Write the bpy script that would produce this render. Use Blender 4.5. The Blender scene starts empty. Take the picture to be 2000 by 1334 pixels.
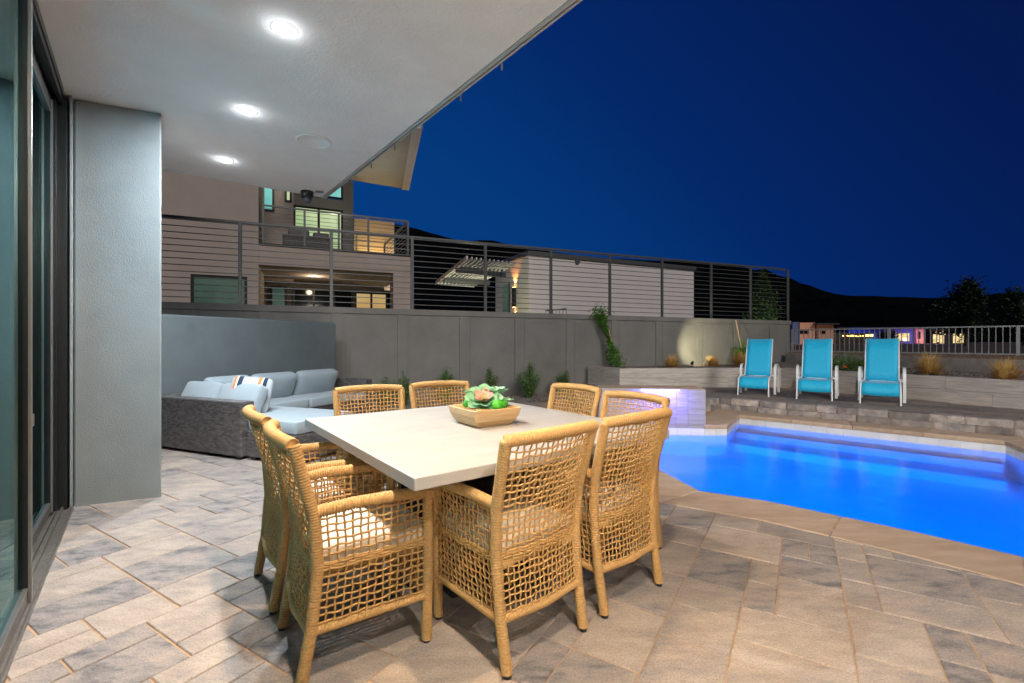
import bpy, bmesh, math, random
import numpy as np
from mathutils import Vector, Matrix
R = math.radians
C = bpy.context.scene.collection
SC = bpy.context.scene
rnd = random.Random(7)

# ------------------------------------------------------------------ camera
CAMH = 1.23
cd = bpy.data.cameras.new('camera'); cam = bpy.data.objects.new('camera', cd); C.objects.link(cam)
cam.location = (0, 0, CAMH); cam.rotation_euler = (R(90), 0, 0)
cd.sensor_width = 36; cd.lens = 16.38; cd.clip_start = .02; cd.clip_end = 5000
SC.camera = cam
SC.view_settings.view_transform = 'Standard'; SC.view_settings.look = 'None'
SC.view_settings.exposure = .42; SC.view_settings.gamma = 1
SC.cycles.use_denoising = True
SC.cycles.max_bounces = 10; SC.cycles.diffuse_bounces = 5; SC.cycles.transparent_max_bounces = 12
SC.cycles.caustics_refractive = False; SC.cycles.caustics_reflective = False
SC.cycles.sample_clamp_indirect = 6

# ------------------------------------------------------------------ night sky
W = bpy.data.worlds.new('World'); SC.world = W; W.use_nodes = True
nt = W.node_tree; nt.nodes.clear()
def wn(t, **k):
    n = nt.nodes.new(t)
    for a, b in k.items(): setattr(n, a, b)
    return n
wo = wn('ShaderNodeOutputWorld'); wb = wn('ShaderNodeBackground'); tc = wn('ShaderNodeTexCoord')
dp = wn('ShaderNodeVectorMath', operation='DOT_PRODUCT'); dp.inputs[1].default_value = Vector((-.55, .62, -.56)).normalized()
rp = wn('ShaderNodeValToRGB'); mr = wn('ShaderNodeMapRange')
mr.inputs['From Min'].default_value = -1; mr.inputs['From Max'].default_value = 1
nt.links.new(tc.outputs['Generated'], dp.inputs[0]); nt.links.new(dp.outputs['Value'], mr.inputs['Value'])
nt.links.new(mr.outputs['Result'], rp.inputs['Fac']); nt.links.new(rp.outputs['Color'], wb.inputs['Color'])
nt.links.new(wb.outputs[0], wo.inputs[0])
el = rp.color_ramp.elements
el[0].position = 0; el[0].color = (.0016, .0032, .018, 1)
el[1].position = 1; el[1].color = (.0015, .042, .19, 1)
for p, c in ((.25, (.0014, .0045, .030, 1)), (.42, (.0012, .0085, .062, 1)), (.58, (.001, .0150, .100, 1)), (.72, (.001, .030, .145, 1))):
    e = rp.color_ramp.elements.new(p); e.color = c
wb.inputs['Strength'].default_value = 1.0

# soft low light of the late dusk, coming from behind the tripod on the pool side
sl0 = bpy.data.lights.new('dusk_sun', 'SUN'); sl0.energy = 1.0; sl0.angle = R(12); sl0.color = (1, .93, .86)
so = bpy.data.objects.new('dusk_sun', sl0); C.objects.link(so)
so.rotation_euler = Vector((-.36, .80, -.50)).to_track_quat('-Z', 'Y').to_euler()

# ------------------------------------------------------------------ materials
def mat(name, col=(.5, .5, .5), rough=.6, metal=0, bump=0, bscale=60, var=0, vscale=4, col2=None, spec=.5,
        emis=None, estr=0, stretch=None, objrand=0, det=5, sheen=0):
    m = bpy.data.materials.new(name); m.use_nodes = True
    t = m.node_tree; b = t.nodes['Principled BSDF']
    b.inputs['Base Color'].default_value = (*col, 1); b.inputs['Roughness'].default_value = rough
    b.inputs['Metallic'].default_value = metal; b.inputs['Specular IOR Level'].default_value = spec
    if sheen: b.inputs['Sheen Weight'].default_value = sheen
    if emis: b.inputs['Emission Color'].default_value = (*emis, 1); b.inputs['Emission Strength'].default_value = estr
    if bump or var:
        co = t.nodes.new('ShaderNodeTexCoord'); mp = t.nodes.new('ShaderNodeMapping')
        if stretch: mp.inputs['Scale'].default_value = stretch
        ge = t.nodes.new('ShaderNodeNewGeometry')
        t.links.new(co.outputs['Object'], mp.inputs[0])
        vec = mp.outputs[0]
        if objrand:
            oi = t.nodes.new('ShaderNodeObjectInfo'); ad = t.nodes.new('ShaderNodeVectorMath'); ad.operation = 'ADD'
            ml = t.nodes.new('ShaderNodeMath'); ml.operation = 'MULTIPLY'; ml.inputs[1].default_value = 37
            t.links.new(oi.outputs['Random'], ml.inputs[0]); t.links.new(vec, ad.inputs[0]); t.links.new(ml.outputs[0], ad.inputs[1]); vec = ad.outputs[0]
    if var:
        n = t.nodes.new('ShaderNodeTexNoise'); n.inputs['Scale'].default_value = vscale; n.inputs['Detail'].default_value = det
        n.inputs['Roughness'].default_value = .62
        t.links.new(vec, n.inputs['Vector'])
        r = t.nodes.new('ShaderNodeValToRGB'); e = r.color_ramp.elements
        e[0].position = .5 - .25; e[1].position = .5 + .25
        c2 = col2 or tuple(min(1, c * (1 + var)) for c in col)
        c1 = col if col2 else tuple(c * (1 - var) for c in col)
        e[0].color = (*c1, 1); e[1].color = (*c2, 1)
        t.links.new(n.outputs['Fac'], r.inputs[0])
        out = r.outputs[0]
        if objrand:
            hs = t.nodes.new('ShaderNodeHueSaturation'); mr = t.nodes.new('ShaderNodeMapRange')
            mr.inputs['To Min'].default_value = 1 - objrand; mr.inputs['To Max'].default_value = 1 + objrand
            t.links.new(oi.outputs['Random'], mr.inputs[0]); t.links.new(mr.outputs[0], hs.inputs['Value']); t.links.new(out, hs.inputs['Color']); out = hs.outputs[0]
        t.links.new(out, b.inputs['Base Color'])
    if bump:
        n2 = t.nodes.new('ShaderNodeTexNoise'); n2.inputs['Scale'].default_value = bscale; n2.inputs['Detail'].default_value = 4
        t.links.new(vec, n2.inputs['Vector'])
        bp = t.nodes.new('ShaderNodeBump'); bp.inputs['Strength'].default_value = 1; bp.inputs['Distance'].default_value = bump
        t.links.new(n2.outputs['Fac'], bp.inputs['Height']); t.links.new(bp.outputs[0], b.inputs['Normal'])
    return m

M = {}
M['ceiling'] = mat('ceiling_stucco', (.84, .835, .83), .9, bump=.003, bscale=60, var=.07, vscale=2.2)
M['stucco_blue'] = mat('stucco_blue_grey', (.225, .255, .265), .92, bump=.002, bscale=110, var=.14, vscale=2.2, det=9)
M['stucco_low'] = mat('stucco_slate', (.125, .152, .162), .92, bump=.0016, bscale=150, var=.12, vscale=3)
M['stucco_wall'] = mat('stucco_wall', (.165, .165, .158), .95, bump=.005, bscale=60, var=.20, vscale=1.3, det=9)
M['stucco_brown'] = mat('stucco_brown', (.41, .35, .315), .95, bump=.004, bscale=50, var=.08, vscale=1.5)
M['stucco_white'] = mat('stucco_white', (.62, .59, .60), .95, bump=.003, bscale=50, var=.05, vscale=1.2)
M['stucco_grey'] = mat('stucco_grey', (.20, .195, .185), .95, bump=.003, bscale=50, var=.06, vscale=1.5)
M['metal_dark'] = mat('metal_dark_grey', (.085, .09, .10), .45, metal=.3, bump=.0006, bscale=200, var=.15, vscale=12)
M['metal_rail'] = mat('metal_rail', (.085, .093, .098), .45, metal=.3, var=.12, vscale=8, bump=.0005, bscale=200)
M['metal_bronze'] = mat('metal_bronze', (.016, .018, .020), .32, metal=.35, var=.2, vscale=20, bump=.0004, bscale=260)
M['metal_silver'] = mat('metal_silver', (.32, .32, .32), .3, metal=.8, var=.1, vscale=14)
M['trim_paint'] = mat('trim_paint', (.42, .42, .42), .5, var=.1, vscale=8)
M['soffit'] = mat('soffit_panel', (.40, .39, .36), .9, bump=.003, bscale=50, var=.12, vscale=1.5)
M['track'] = mat('track_metal', (.16, .145, .13), .42, metal=.5, var=.35, vscale=26, bump=.0012, bscale=120)
M['black'] = mat('black_plastic', (.012, .012, .014), .3)
M['white_metal'] = mat('white_metal', (.72, .74, .76), .4, var=.05, vscale=9)
M['sling'] = mat('sling_cyan', (.003, .42, .70), .62, bump=.0012, bscale=420, var=.10, vscale=30, sheen=.2)
M['sand'] = mat('joint_sand', (.40, .25, .145), .95, bump=.004, bscale=180, var=.25, vscale=22)
M['coping'] = mat('coping_sandstone', (.34, .245, .17), .9, bump=.004, bscale=130, col2=(.50, .38, .285), var=.3, vscale=3, stretch=(1, 5, 5), objrand=.10)
M['metal_picket'] = mat('metal_picket', (.30, .32, .32), .45, metal=.2, var=.12, vscale=8, bump=.0005, bscale=200)
M['rope'] = mat('rope_tan', (.31, .165, .052), .8, bump=.0012, bscale=500, col2=(.57, .35, .135), var=.3, vscale=130)
M['rope_net'] = mat('rope_net', (.32, .17, .050), .8, bump=.0008, bscale=600, col2=(.58, .35, .13), var=.3, vscale=120)
M['cushion'] = mat('cushion_cream', (.66, .60, .52), .92, bump=.0008, bscale=700, var=.05, vscale=9, sheen=.3)
M['concrete_top'] = mat('table_concrete', (.37, .35, .32), .4, bump=.0005, bscale=160, var=.13, vscale=3.5, det=8, stretch=(1, 2.4, 1))
M['base_dark'] = mat('table_base', (.014, .012, .012), .5)
M['wood'] = mat('bowl_wood', (.50, .30, .13), .5, bump=.001, bscale=90, col2=(.68, .46, .24), var=.2, vscale=9, stretch=(1, 5, 9), det=9)
M['pebble'] = mat('bowl_pebble', (.42, .22, .07), .6, var=.5, vscale=60)
M['sofa_fabric'] = mat('sofa_fabric', (.27, .34, .39), .93, bump=.0015, bscale=500, col2=(.37, .45, .50), var=.1, vscale=260, stretch=(1, 1, .25), sheen=.3)
M['gravel'] = mat('gravel', (.05, .045, .045), .9, bump=.02, bscale=60, col2=(.14, .12, .11), var=.5, vscale=40)
M['gravel_stone'] = mat('gravel_stone', (.06, .055, .055), .8, col2=(.22, .19, .17), var=.5, vscale=25)
M['gravel_brown'] = mat('gravel_brown', (.12, .08, .05), .9, bump=.03, bscale=40, col2=(.28, .19, .12), var=.5, vscale=22)
M['soil'] = mat('desert_soil', (.06, .04, .025), .95, bump=.05, bscale=3, var=.4, vscale=.6)
M['mountain'] = mat('mountain_rock', (.0035, .0042, .005), 1, var=.5, vscale=.02, spec=0)
M['tile_white'] = mat('tile_white', (.60, .61, .62), .25, bump=.0005, bscale=60, var=.07, vscale=8, objrand=.07)
M['plaster'] = mat('pool_plaster', (.42, .62, .70), .7, bump=.002, bscale=30, var=.08, vscale=3)
M['block'] = mat('stone_block', (.075, .075, .088), .95, bump=.02, bscale=22, col2=(.43, .37, .33), var=.5, vscale=5, objrand=.42, det=7)
M['concrete'] = mat('concrete_block', (.24, .225, .20), .95, bump=.006, bscale=40, col2=(.46, .42, .38), var=.3, vscale=3, det=8, objrand=.1)
M['glass_dark'] = None
M['leaf_a'] = mat('leaf_shrub', (.05, .13, .03), .55, col2=(.13, .22, .07), var=.5, vscale=14)
M['leaf_b'] = mat('leaf_vine', (.045, .16, .018), .5, col2=(.12, .28, .04), var=.5, vscale=10)
M['leaf_tree'] = mat('leaf_tree', (.010, .022, .010), .7, col2=(.03, .055, .02), var=.5, vscale=1)
M['leaf_lit'] = mat('leaf_cypress', (.03, .07, .02), .7, col2=(.06, .12, .03), var=.5, vscale=1)
M['grass_gold'] = mat('grass_gold', (.45, .26, .06), .8, col2=(.70, .48, .18), var=.4, vscale=10)
M['bark'] = mat('bark', (.10, .075, .05), .95, bump=.004, bscale=30, var=.3, vscale=10)
M['stick'] = mat('stake_wood', (.55, .38, .22), .8)
M['flower'] = mat('flower_red', (.6, .06, .02), .6)
M['white_paint'] = mat('white_paint', (.75, .75, .75), .4)
def curtain_mat():
    m = bpy.data.materials.new('curtain_teal'); m.use_nodes = True; t = m.node_tree; b = t.nodes['Principled BSDF']; o = t.nodes['Material Output']
    b.inputs['Base Color'].default_value = (.10, .48, .62, 1); b.inputs['Roughness'].default_value = .95
    tr = t.nodes.new('ShaderNodeBsdfTranslucent'); tr.inputs[0].default_value = (.08, .55, .80, 1); mx = t.nodes.new('ShaderNodeMixShader'); mx.inputs[0].default_value = .6
    n = t.nodes.new('ShaderNodeTexNoise'); n.inputs['Scale'].default_value = 400; bp = t.nodes.new('ShaderNodeBump'); bp.inputs['Distance'].default_value = .001
    t.links.new(n.outputs[0], bp.inputs['Height']); t.links.new(bp.outputs[0], b.inputs['Normal'])
    t.links.new(b.outputs[0], mx.inputs[1]); t.links.new(tr.outputs[0], mx.inputs[2]); t.links.new(mx.outputs[0], o.inputs[0]); return m
M['curtain'] = curtain_mat()
M['floor_in'] = mat('interior_floor', (.25, .22, .19), .4, var=.1, vscale=3)

def emit(name, col, s):
    m = bpy.data.materials.new(name); m.use_nodes = True; t = m.node_tree; t.nodes.clear()
    o = t.nodes.new('ShaderNodeOutputMaterial'); e = t.nodes.new('ShaderNodeEmission')
    e.inputs[0].default_value = (*col, 1); e.inputs[1].default_value = s
    t.links.new(e.outputs[0], o.inputs[0]); return m
M['lamp_on'] = emit('lamp_on', (.90, .96, 1), 25)
M['lamp_warm'] = emit('lamp_warm', (1, .45, .12), 14)
M['led_violet'] = emit('led_violet', (.62, .55, 1), 5)
def window_glow(name, a, b, s, sc=.9):
    m = bpy.data.materials.new(name); m.use_nodes = True; t = m.node_tree; t.nodes.clear()
    o = t.nodes.new('ShaderNodeOutputMaterial'); e = t.nodes.new('ShaderNodeEmission'); ad = t.nodes.new('ShaderNodeAddShader')
    g = t.nodes.new('ShaderNodeBsdfGlossy'); g.inputs['Color'].default_value = (.06, .06, .06, 1); g.inputs['Roughness'].default_value = .08
    n = t.nodes.new('ShaderNodeTexNoise'); n.inputs['Scale'].default_value = sc; n.inputs['Detail'].default_value = 2
    co = t.nodes.new('ShaderNodeTexCoord'); t.links.new(co.outputs['Object'], n.inputs['Vector'])
    r = t.nodes.new('ShaderNodeValToRGB'); r.color_ramp.elements[0].position = .35; r.color_ramp.elements[1].position = .65
    r.color_ramp.elements[0].color = (*a, 1); r.color_ramp.elements[1].color = (*b, 1)
    e.inputs[1].default_value = s
    t.links.new(n.outputs['Fac'], r.inputs[0]); t.links.new(r.outputs[0], e.inputs[0])
    t.links.new(e.outputs[0], ad.inputs[0]); t.links.new(g.outputs[0], ad.inputs[1]); t.links.new(ad.outputs[0], o.inputs[0])
    return m
M['win_green'] = window_glow('window_green', (.30, .42, .20), (.48, .58, .32), .9)
M['win_teal'] = window_glow('window_teal', (.13, .42, .40), (.22, .58, .52), .8)
M['win_dim'] = window_glow('window_dim', (.030, .055, .042), (.055, .085, .065), .8)
M['amber_wall_glow'] = window_glow('amber_lit_wall', (.9, .48, .12), (1, .72, .32), .38, .5)
M['win_far'] = window_glow('window_far', (.55, .38, .14), (1, .78, .42), .9, 2)
M['win_black'] = mat('window_black', (.006, .008, .010), .08)

def glass_mat():
    m = bpy.data.materials.new('door_glass'); m.use_nodes = True; t = m.node_tree; t.nodes.clear()
    o = t.nodes.new('ShaderNodeOutputMaterial'); mx = t.nodes.new('ShaderNodeMixShader'); lw = t.nodes.new('ShaderNodeFresnel')
    lw.inputs['IOR'].default_value = 1.42
    g = t.nodes.new('ShaderNodeBsdfGlossy'); g.inputs['Color'].default_value = (.62, .98, 1, 1); g.inputs['Roughness'].default_value = .02
    tr = t.nodes.new('ShaderNodeBsdfTransparent'); tr.inputs['Color'].default_value = (.72, .95, .97, 1)
    t.links.new(lw.outputs[0], mx.inputs[0]); t.links.new(tr.outputs[0], mx.inputs[1]); t.links.new(g.outputs[0], mx.inputs[2])
    t.links.new(mx.outputs[0], o.inputs[0]); return m
M['glass'] = glass_mat()

def water_mat():
    m = bpy.data.materials.new('pool_water'); m.use_nodes = True; t = m.node_tree; b = t.nodes['Principled BSDF']
    b.inputs['Base Color'].default_value = (.35, .74, 1, 1); b.inputs['Transmission Weight'].default_value = 1
    b.inputs['IOR'].default_value = 1.33; b.inputs['Roughness'].default_value = .17
    n = t.nodes.new('ShaderNodeTexNoise'); n.inputs['Scale'].default_value = 2.2; n.inputs['Detail'].default_value = 2
    bp = t.nodes.new('ShaderNodeBump'); bp.inputs['Distance'].default_value = .014; bp.inputs['Strength'].default_value = .6
    co = t.nodes.new('ShaderNodeTexCoord'); t.links.new(co.outputs['Object'], n.inputs['Vector'])
    t.links.new(n.outputs['Fac'], bp.inputs['Height']); t.links.new(bp.outputs[0], b.inputs['Normal'])
    return m
M['water'] = water_mat()

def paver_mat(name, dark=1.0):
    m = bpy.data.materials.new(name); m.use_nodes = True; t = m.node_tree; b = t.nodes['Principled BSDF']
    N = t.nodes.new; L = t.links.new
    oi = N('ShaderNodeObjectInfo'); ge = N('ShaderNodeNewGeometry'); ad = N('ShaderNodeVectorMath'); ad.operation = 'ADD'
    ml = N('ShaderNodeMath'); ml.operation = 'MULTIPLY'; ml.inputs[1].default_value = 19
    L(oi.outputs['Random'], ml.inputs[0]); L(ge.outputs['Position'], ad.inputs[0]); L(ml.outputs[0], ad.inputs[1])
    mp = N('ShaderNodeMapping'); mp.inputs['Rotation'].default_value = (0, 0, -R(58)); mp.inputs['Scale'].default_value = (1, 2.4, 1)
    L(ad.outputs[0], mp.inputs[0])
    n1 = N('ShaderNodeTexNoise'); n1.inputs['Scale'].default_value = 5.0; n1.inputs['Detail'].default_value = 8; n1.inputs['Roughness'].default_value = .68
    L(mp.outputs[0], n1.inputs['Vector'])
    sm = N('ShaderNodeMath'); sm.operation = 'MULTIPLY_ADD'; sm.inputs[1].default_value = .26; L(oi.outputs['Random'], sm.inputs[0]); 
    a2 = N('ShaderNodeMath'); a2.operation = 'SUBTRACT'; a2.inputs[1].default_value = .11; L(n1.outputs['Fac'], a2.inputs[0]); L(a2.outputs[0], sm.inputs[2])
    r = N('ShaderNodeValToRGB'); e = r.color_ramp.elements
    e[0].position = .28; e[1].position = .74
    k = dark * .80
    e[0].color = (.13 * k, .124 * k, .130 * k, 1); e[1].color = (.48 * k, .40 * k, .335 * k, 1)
    x = e.new(.42); x.color = (.285 * k, .255 * k, .243 * k, 1)
    x = e.new(.56); x.color = (.375 * k, .315 * k, .27 * k, 1)
    L(sm.outputs[0], r.inputs[0])
    n3 = N('ShaderNodeTexNoise'); n3.inputs['Scale'].default_value = 140; n3.inputs['Detail'].default_value = 3; L(ge.outputs['Position'], n3.inputs['Vector'])
    mx = N('ShaderNodeMix'); mx.data_type = 'RGBA'; mx.blend_type = 'MULTIPLY'; mx.inputs[0].default_value = .55
    r3 = N('ShaderNodeValToRGB'); r3.color_ramp.elements[0].position = .3; r3.color_ramp.elements[0].color = (.5, .5, .5, 1); r3.color_ramp.elements[1].position = .62; r3.color_ramp.elements[1].color = (1.15, 1.15, 1.15, 1)
    L(n3.outputs['Fac'], r3.inputs[0]); L(r.outputs[0], mx.inputs[6]); L(r3.outputs[0], mx.inputs[7]); L(mx.outputs[2], b.inputs['Base Color'])
    b.inputs['Roughness'].default_value = .82
    n2 = N('ShaderNodeTexNoise'); n2.inputs['Scale'].default_value = 60; n2.inputs['Detail'].default_value = 5; L(ge.outputs['Position'], n2.inputs['Vector'])
    bp = N('ShaderNodeBump'); bp.inputs['Distance'].default_value = .004; bp.inputs['Strength'].default_value = .9
    L(n2.outputs['Fac'], bp.inputs['Height']); L(bp.outputs[0], b.inputs['Normal'])
    return m
M['paver'] = paver_mat('paver')
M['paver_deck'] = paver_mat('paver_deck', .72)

def travertine(name, c1, c2):
    m = bpy.data.materials.new(name); m.use_nodes = True; t = m.node_tree; b = t.nodes['Principled BSDF']
    N = t.nodes.new; L = t.links.new
    ge = N('ShaderNodeNewGeometry'); mp = N('ShaderNodeMapping'); mp.inputs['Scale'].default_value = (1, 1, 16); L(ge.outputs['Position'], mp.inputs[0])
    oi = N('ShaderNodeObjectInfo'); ad = N('ShaderNodeVectorMath'); ad.operation = 'ADD'
    ml = N('ShaderNodeMath'); ml.operation = 'MULTIPLY'; ml.inputs[1].default_value = 19
    L(oi.outputs['Random'], ml.inputs[0]); L(mp.outputs[0], ad.inputs[0]); L(ml.outputs[0], ad.inputs[1])
    n = N('ShaderNodeTexNoise'); n.inputs['Scale'].default_value = 2.6; n.inputs['Detail'].default_value = 9; n.inputs['Roughness'].default_value = .7
    L(ad.outputs[0], n.inputs['Vector'])
    r = N('ShaderNodeValToRGB'); e = r.color_ramp.elements; e[0].position = .33; e[1].position = .66
    e[0].color = (*c1, 1); e[1].color = (*c2, 1); L(n.outputs['Fac'], r.inputs[0]); L(r.outputs[0], b.inputs['Base Color'])
    b.inputs['Roughness'].default_value = .5
    bp = N('ShaderNodeBump'); bp.inputs['Distance'].default_value = .002; L(n.outputs['Fac'], bp.inputs['Height']); L(bp.outputs[0], b.inputs['Normal'])
    return m
M['travertine'] = travertine('travertine_tile', (.27, .245, .225), (.52, .48, .44))
M['trav_pale'] = travertine('travertine_pale', (.19, .185, .20), (.34, .33, .35))

def wicker_mat(name, c1, c2):
    m = bpy.data.materials.new(name); m.use_nodes = True; t = m.node_tree; b = t.nodes['Principled BSDF']
    N = t.nodes.new; L = t.links.new
    co = N('ShaderNodeTexCoord'); sx = N('ShaderNodeSeparateXYZ'); L(co.outputs['Object'], sx.inputs[0])
    ad = N('ShaderNodeMath'); ad.operation = 'ADD'; L(sx.outputs[0], ad.inputs[0]); L(sx.outputs[1], ad.inputs[1])
    cb = N('ShaderNodeCombineXYZ'); L(ad.outputs[0], cb.inputs[0]); L(sx.outputs[2], cb.inputs[1])
    br = N('ShaderNodeTexBrick'); br.inputs['Scale'].default_value = 1; br.inputs['Brick Width'].default_value = .05; br.inputs['Row Height'].default_value = .018
    br.inputs['Mortar Size'].default_value = .0022; br.inputs['Mortar Smooth'].default_value = .9
    br.inputs['Color1'].default_value = (*c1, 1); br.inputs['Color2'].default_value = (*c2, 1); br.inputs['Mortar'].default_value = (.012, .011, .011, 1)
    L(cb.outputs[0], br.inputs['Vector']); L(br.outputs['Color'], b.inputs['Base Color'])
    b.inputs['Roughness'].default_value = .42
    iv = N('ShaderNodeMath'); iv.operation = 'SUBTRACT'; iv.inputs[0].default_value = 1; L(br.outputs['Fac'], iv.inputs[1])
    bp = N('ShaderNodeBump'); bp.inputs['Distance'].default_value = .004; L(iv.outputs[0], bp.inputs['Height']); L(bp.outputs[0], b.inputs['Normal'])
    return m
M['wicker'] = wicker_mat('sofa_wicker', (.17, .16, .16), (.075, .07, .072))

def stripe_mat():
    m = bpy.data.materials.new('striped_pillow'); m.use_nodes = True; t = m.node_tree; b = t.nodes['Principled BSDF']
    N = t.nodes.new; L = t.links.new
    co = N('ShaderNodeTexCoord'); sx = N('ShaderNodeSeparateXYZ'); L(co.outputs['Object'], sx.inputs[0])
    mr = N('ShaderNodeMapRange'); mr.inputs['From Min'].default_value = -.22; mr.inputs['From Max'].default_value = .22; L(sx.outputs[0], mr.inputs[0])
    r = N('ShaderNodeValToRGB'); r.color_ramp.interpolation = 'CONSTANT'; e = r.color_ramp.elements
    grey, navy, orange, white = (.42, .47, .50, 1), (.02, .035, .07, 1), (.75, .22, .05, 1), (.75, .73, .70, 1)
    e[0].position = 0; e[0].color = grey; e[1].position = .08; e[1].color = orange
    for p, c in ((.14, white), (.18, navy), (.29, grey), (.66, orange), (.73, white), (.77, navy), (.86, grey)):
        x = e.new(p); x.color = c
    L(mr.outputs[0], r.inputs[0]); L(r.outputs[0], b.inputs['Base Color']); b.inputs['Roughness'].default_value = .9
    return m
M['stripe'] = stripe_mat()

def succ_mat(name, a, b_, tip):
    m = bpy.data.materials.new(name); m.use_nodes = True; t = m.node_tree; b = t.nodes['Principled BSDF']
    N = t.nodes.new; L = t.links.new
    co = N('ShaderNodeTexCoord'); sx = N('ShaderNodeSeparateXYZ'); L(co.outputs['Object'], sx.inputs[0])
    mr = N('ShaderNodeMapRange'); mr.inputs['From Min'].default_value = 0; mr.inputs['From Max'].default_value = .075; L(sx.outputs[0], mr.inputs[0])
    r = N('ShaderNodeValToRGB'); e = r.color_ramp.elements; e[0].color = (*a, 1); e[1].color = (*tip, 1); x = e.new(.6); x.color = (*b_, 1)
    L(mr.outputs[0], r.inputs[0]); L(r.outputs[0], b.inputs['Base Color']); b.inputs['Roughness'].default_value = .45
    b.inputs['Subsurface Weight'].default_value = .15; b.inputs['Subsurface Radius'].default_value = (.01, .01, .005)
    return m
M['succ_green'] = succ_mat('succulent_green', (.03, .15, .03), (.07, .25, .09), (.20, .40, .22))
M['succ_pink'] = succ_mat('succulent_pink', (.30, .38, .12), (.72, .46, .34), (.70, .24, .20))
M['succ_bright'] = mat('succulent_bright', (.04, .30, .01), .55, var=.35, vscale=60, bump=.001, bscale=160)
M['succ_pale'] = mat('succulent_pale', (.30, .52, .36), .5, var=.2, vscale=30)

# ------------------------------------------------------------------ object helpers
def wloc(o):
    v = Vector((0, 0, 0))
    while o is not None: v += o.location; o = o.parent
    return v
def thing(name, label, cat, loc=(0, 0, 0), rotz=0, group=None, kind=None):
    o = bpy.data.objects.new(name, None); C.objects.link(o); o.location = loc; o.rotation_euler = (0, 0, rotz)
    o.empty_display_size = .1
    if label: o['label'] = label
    if cat: o['category'] = cat
    if group: o['group'] = group
    if kind: o['kind'] = kind
    return o
def tag(o, label=None, cat=None, group=None, kind=None):
    if label: o['label'] = label
    if cat: o['category'] = cat
    if group: o['group'] = group
    if kind: o['kind'] = kind
    return o
def link(name, me, parent=None, loc=(0, 0, 0), rot=(0, 0, 0)):
    o = bpy.data.objects.new(name, me); C.objects.link(o); o.location = loc; o.rotation_euler = rot
    if parent: o.parent = parent
    return o
def dup(root, loc, rotz, label=None):
    r = root.copy(); C.objects.link(r); r.location = loc; r.rotation_euler = (0, 0, rotz)
    if label: r['label'] = label
    for ch in list(root.children):
        c = ch.copy(); C.objects.link(c); c.parent = r
        for g in list(ch.children):
            d = g.copy(); C.objects.link(d); d.parent = c
    return r
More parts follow.
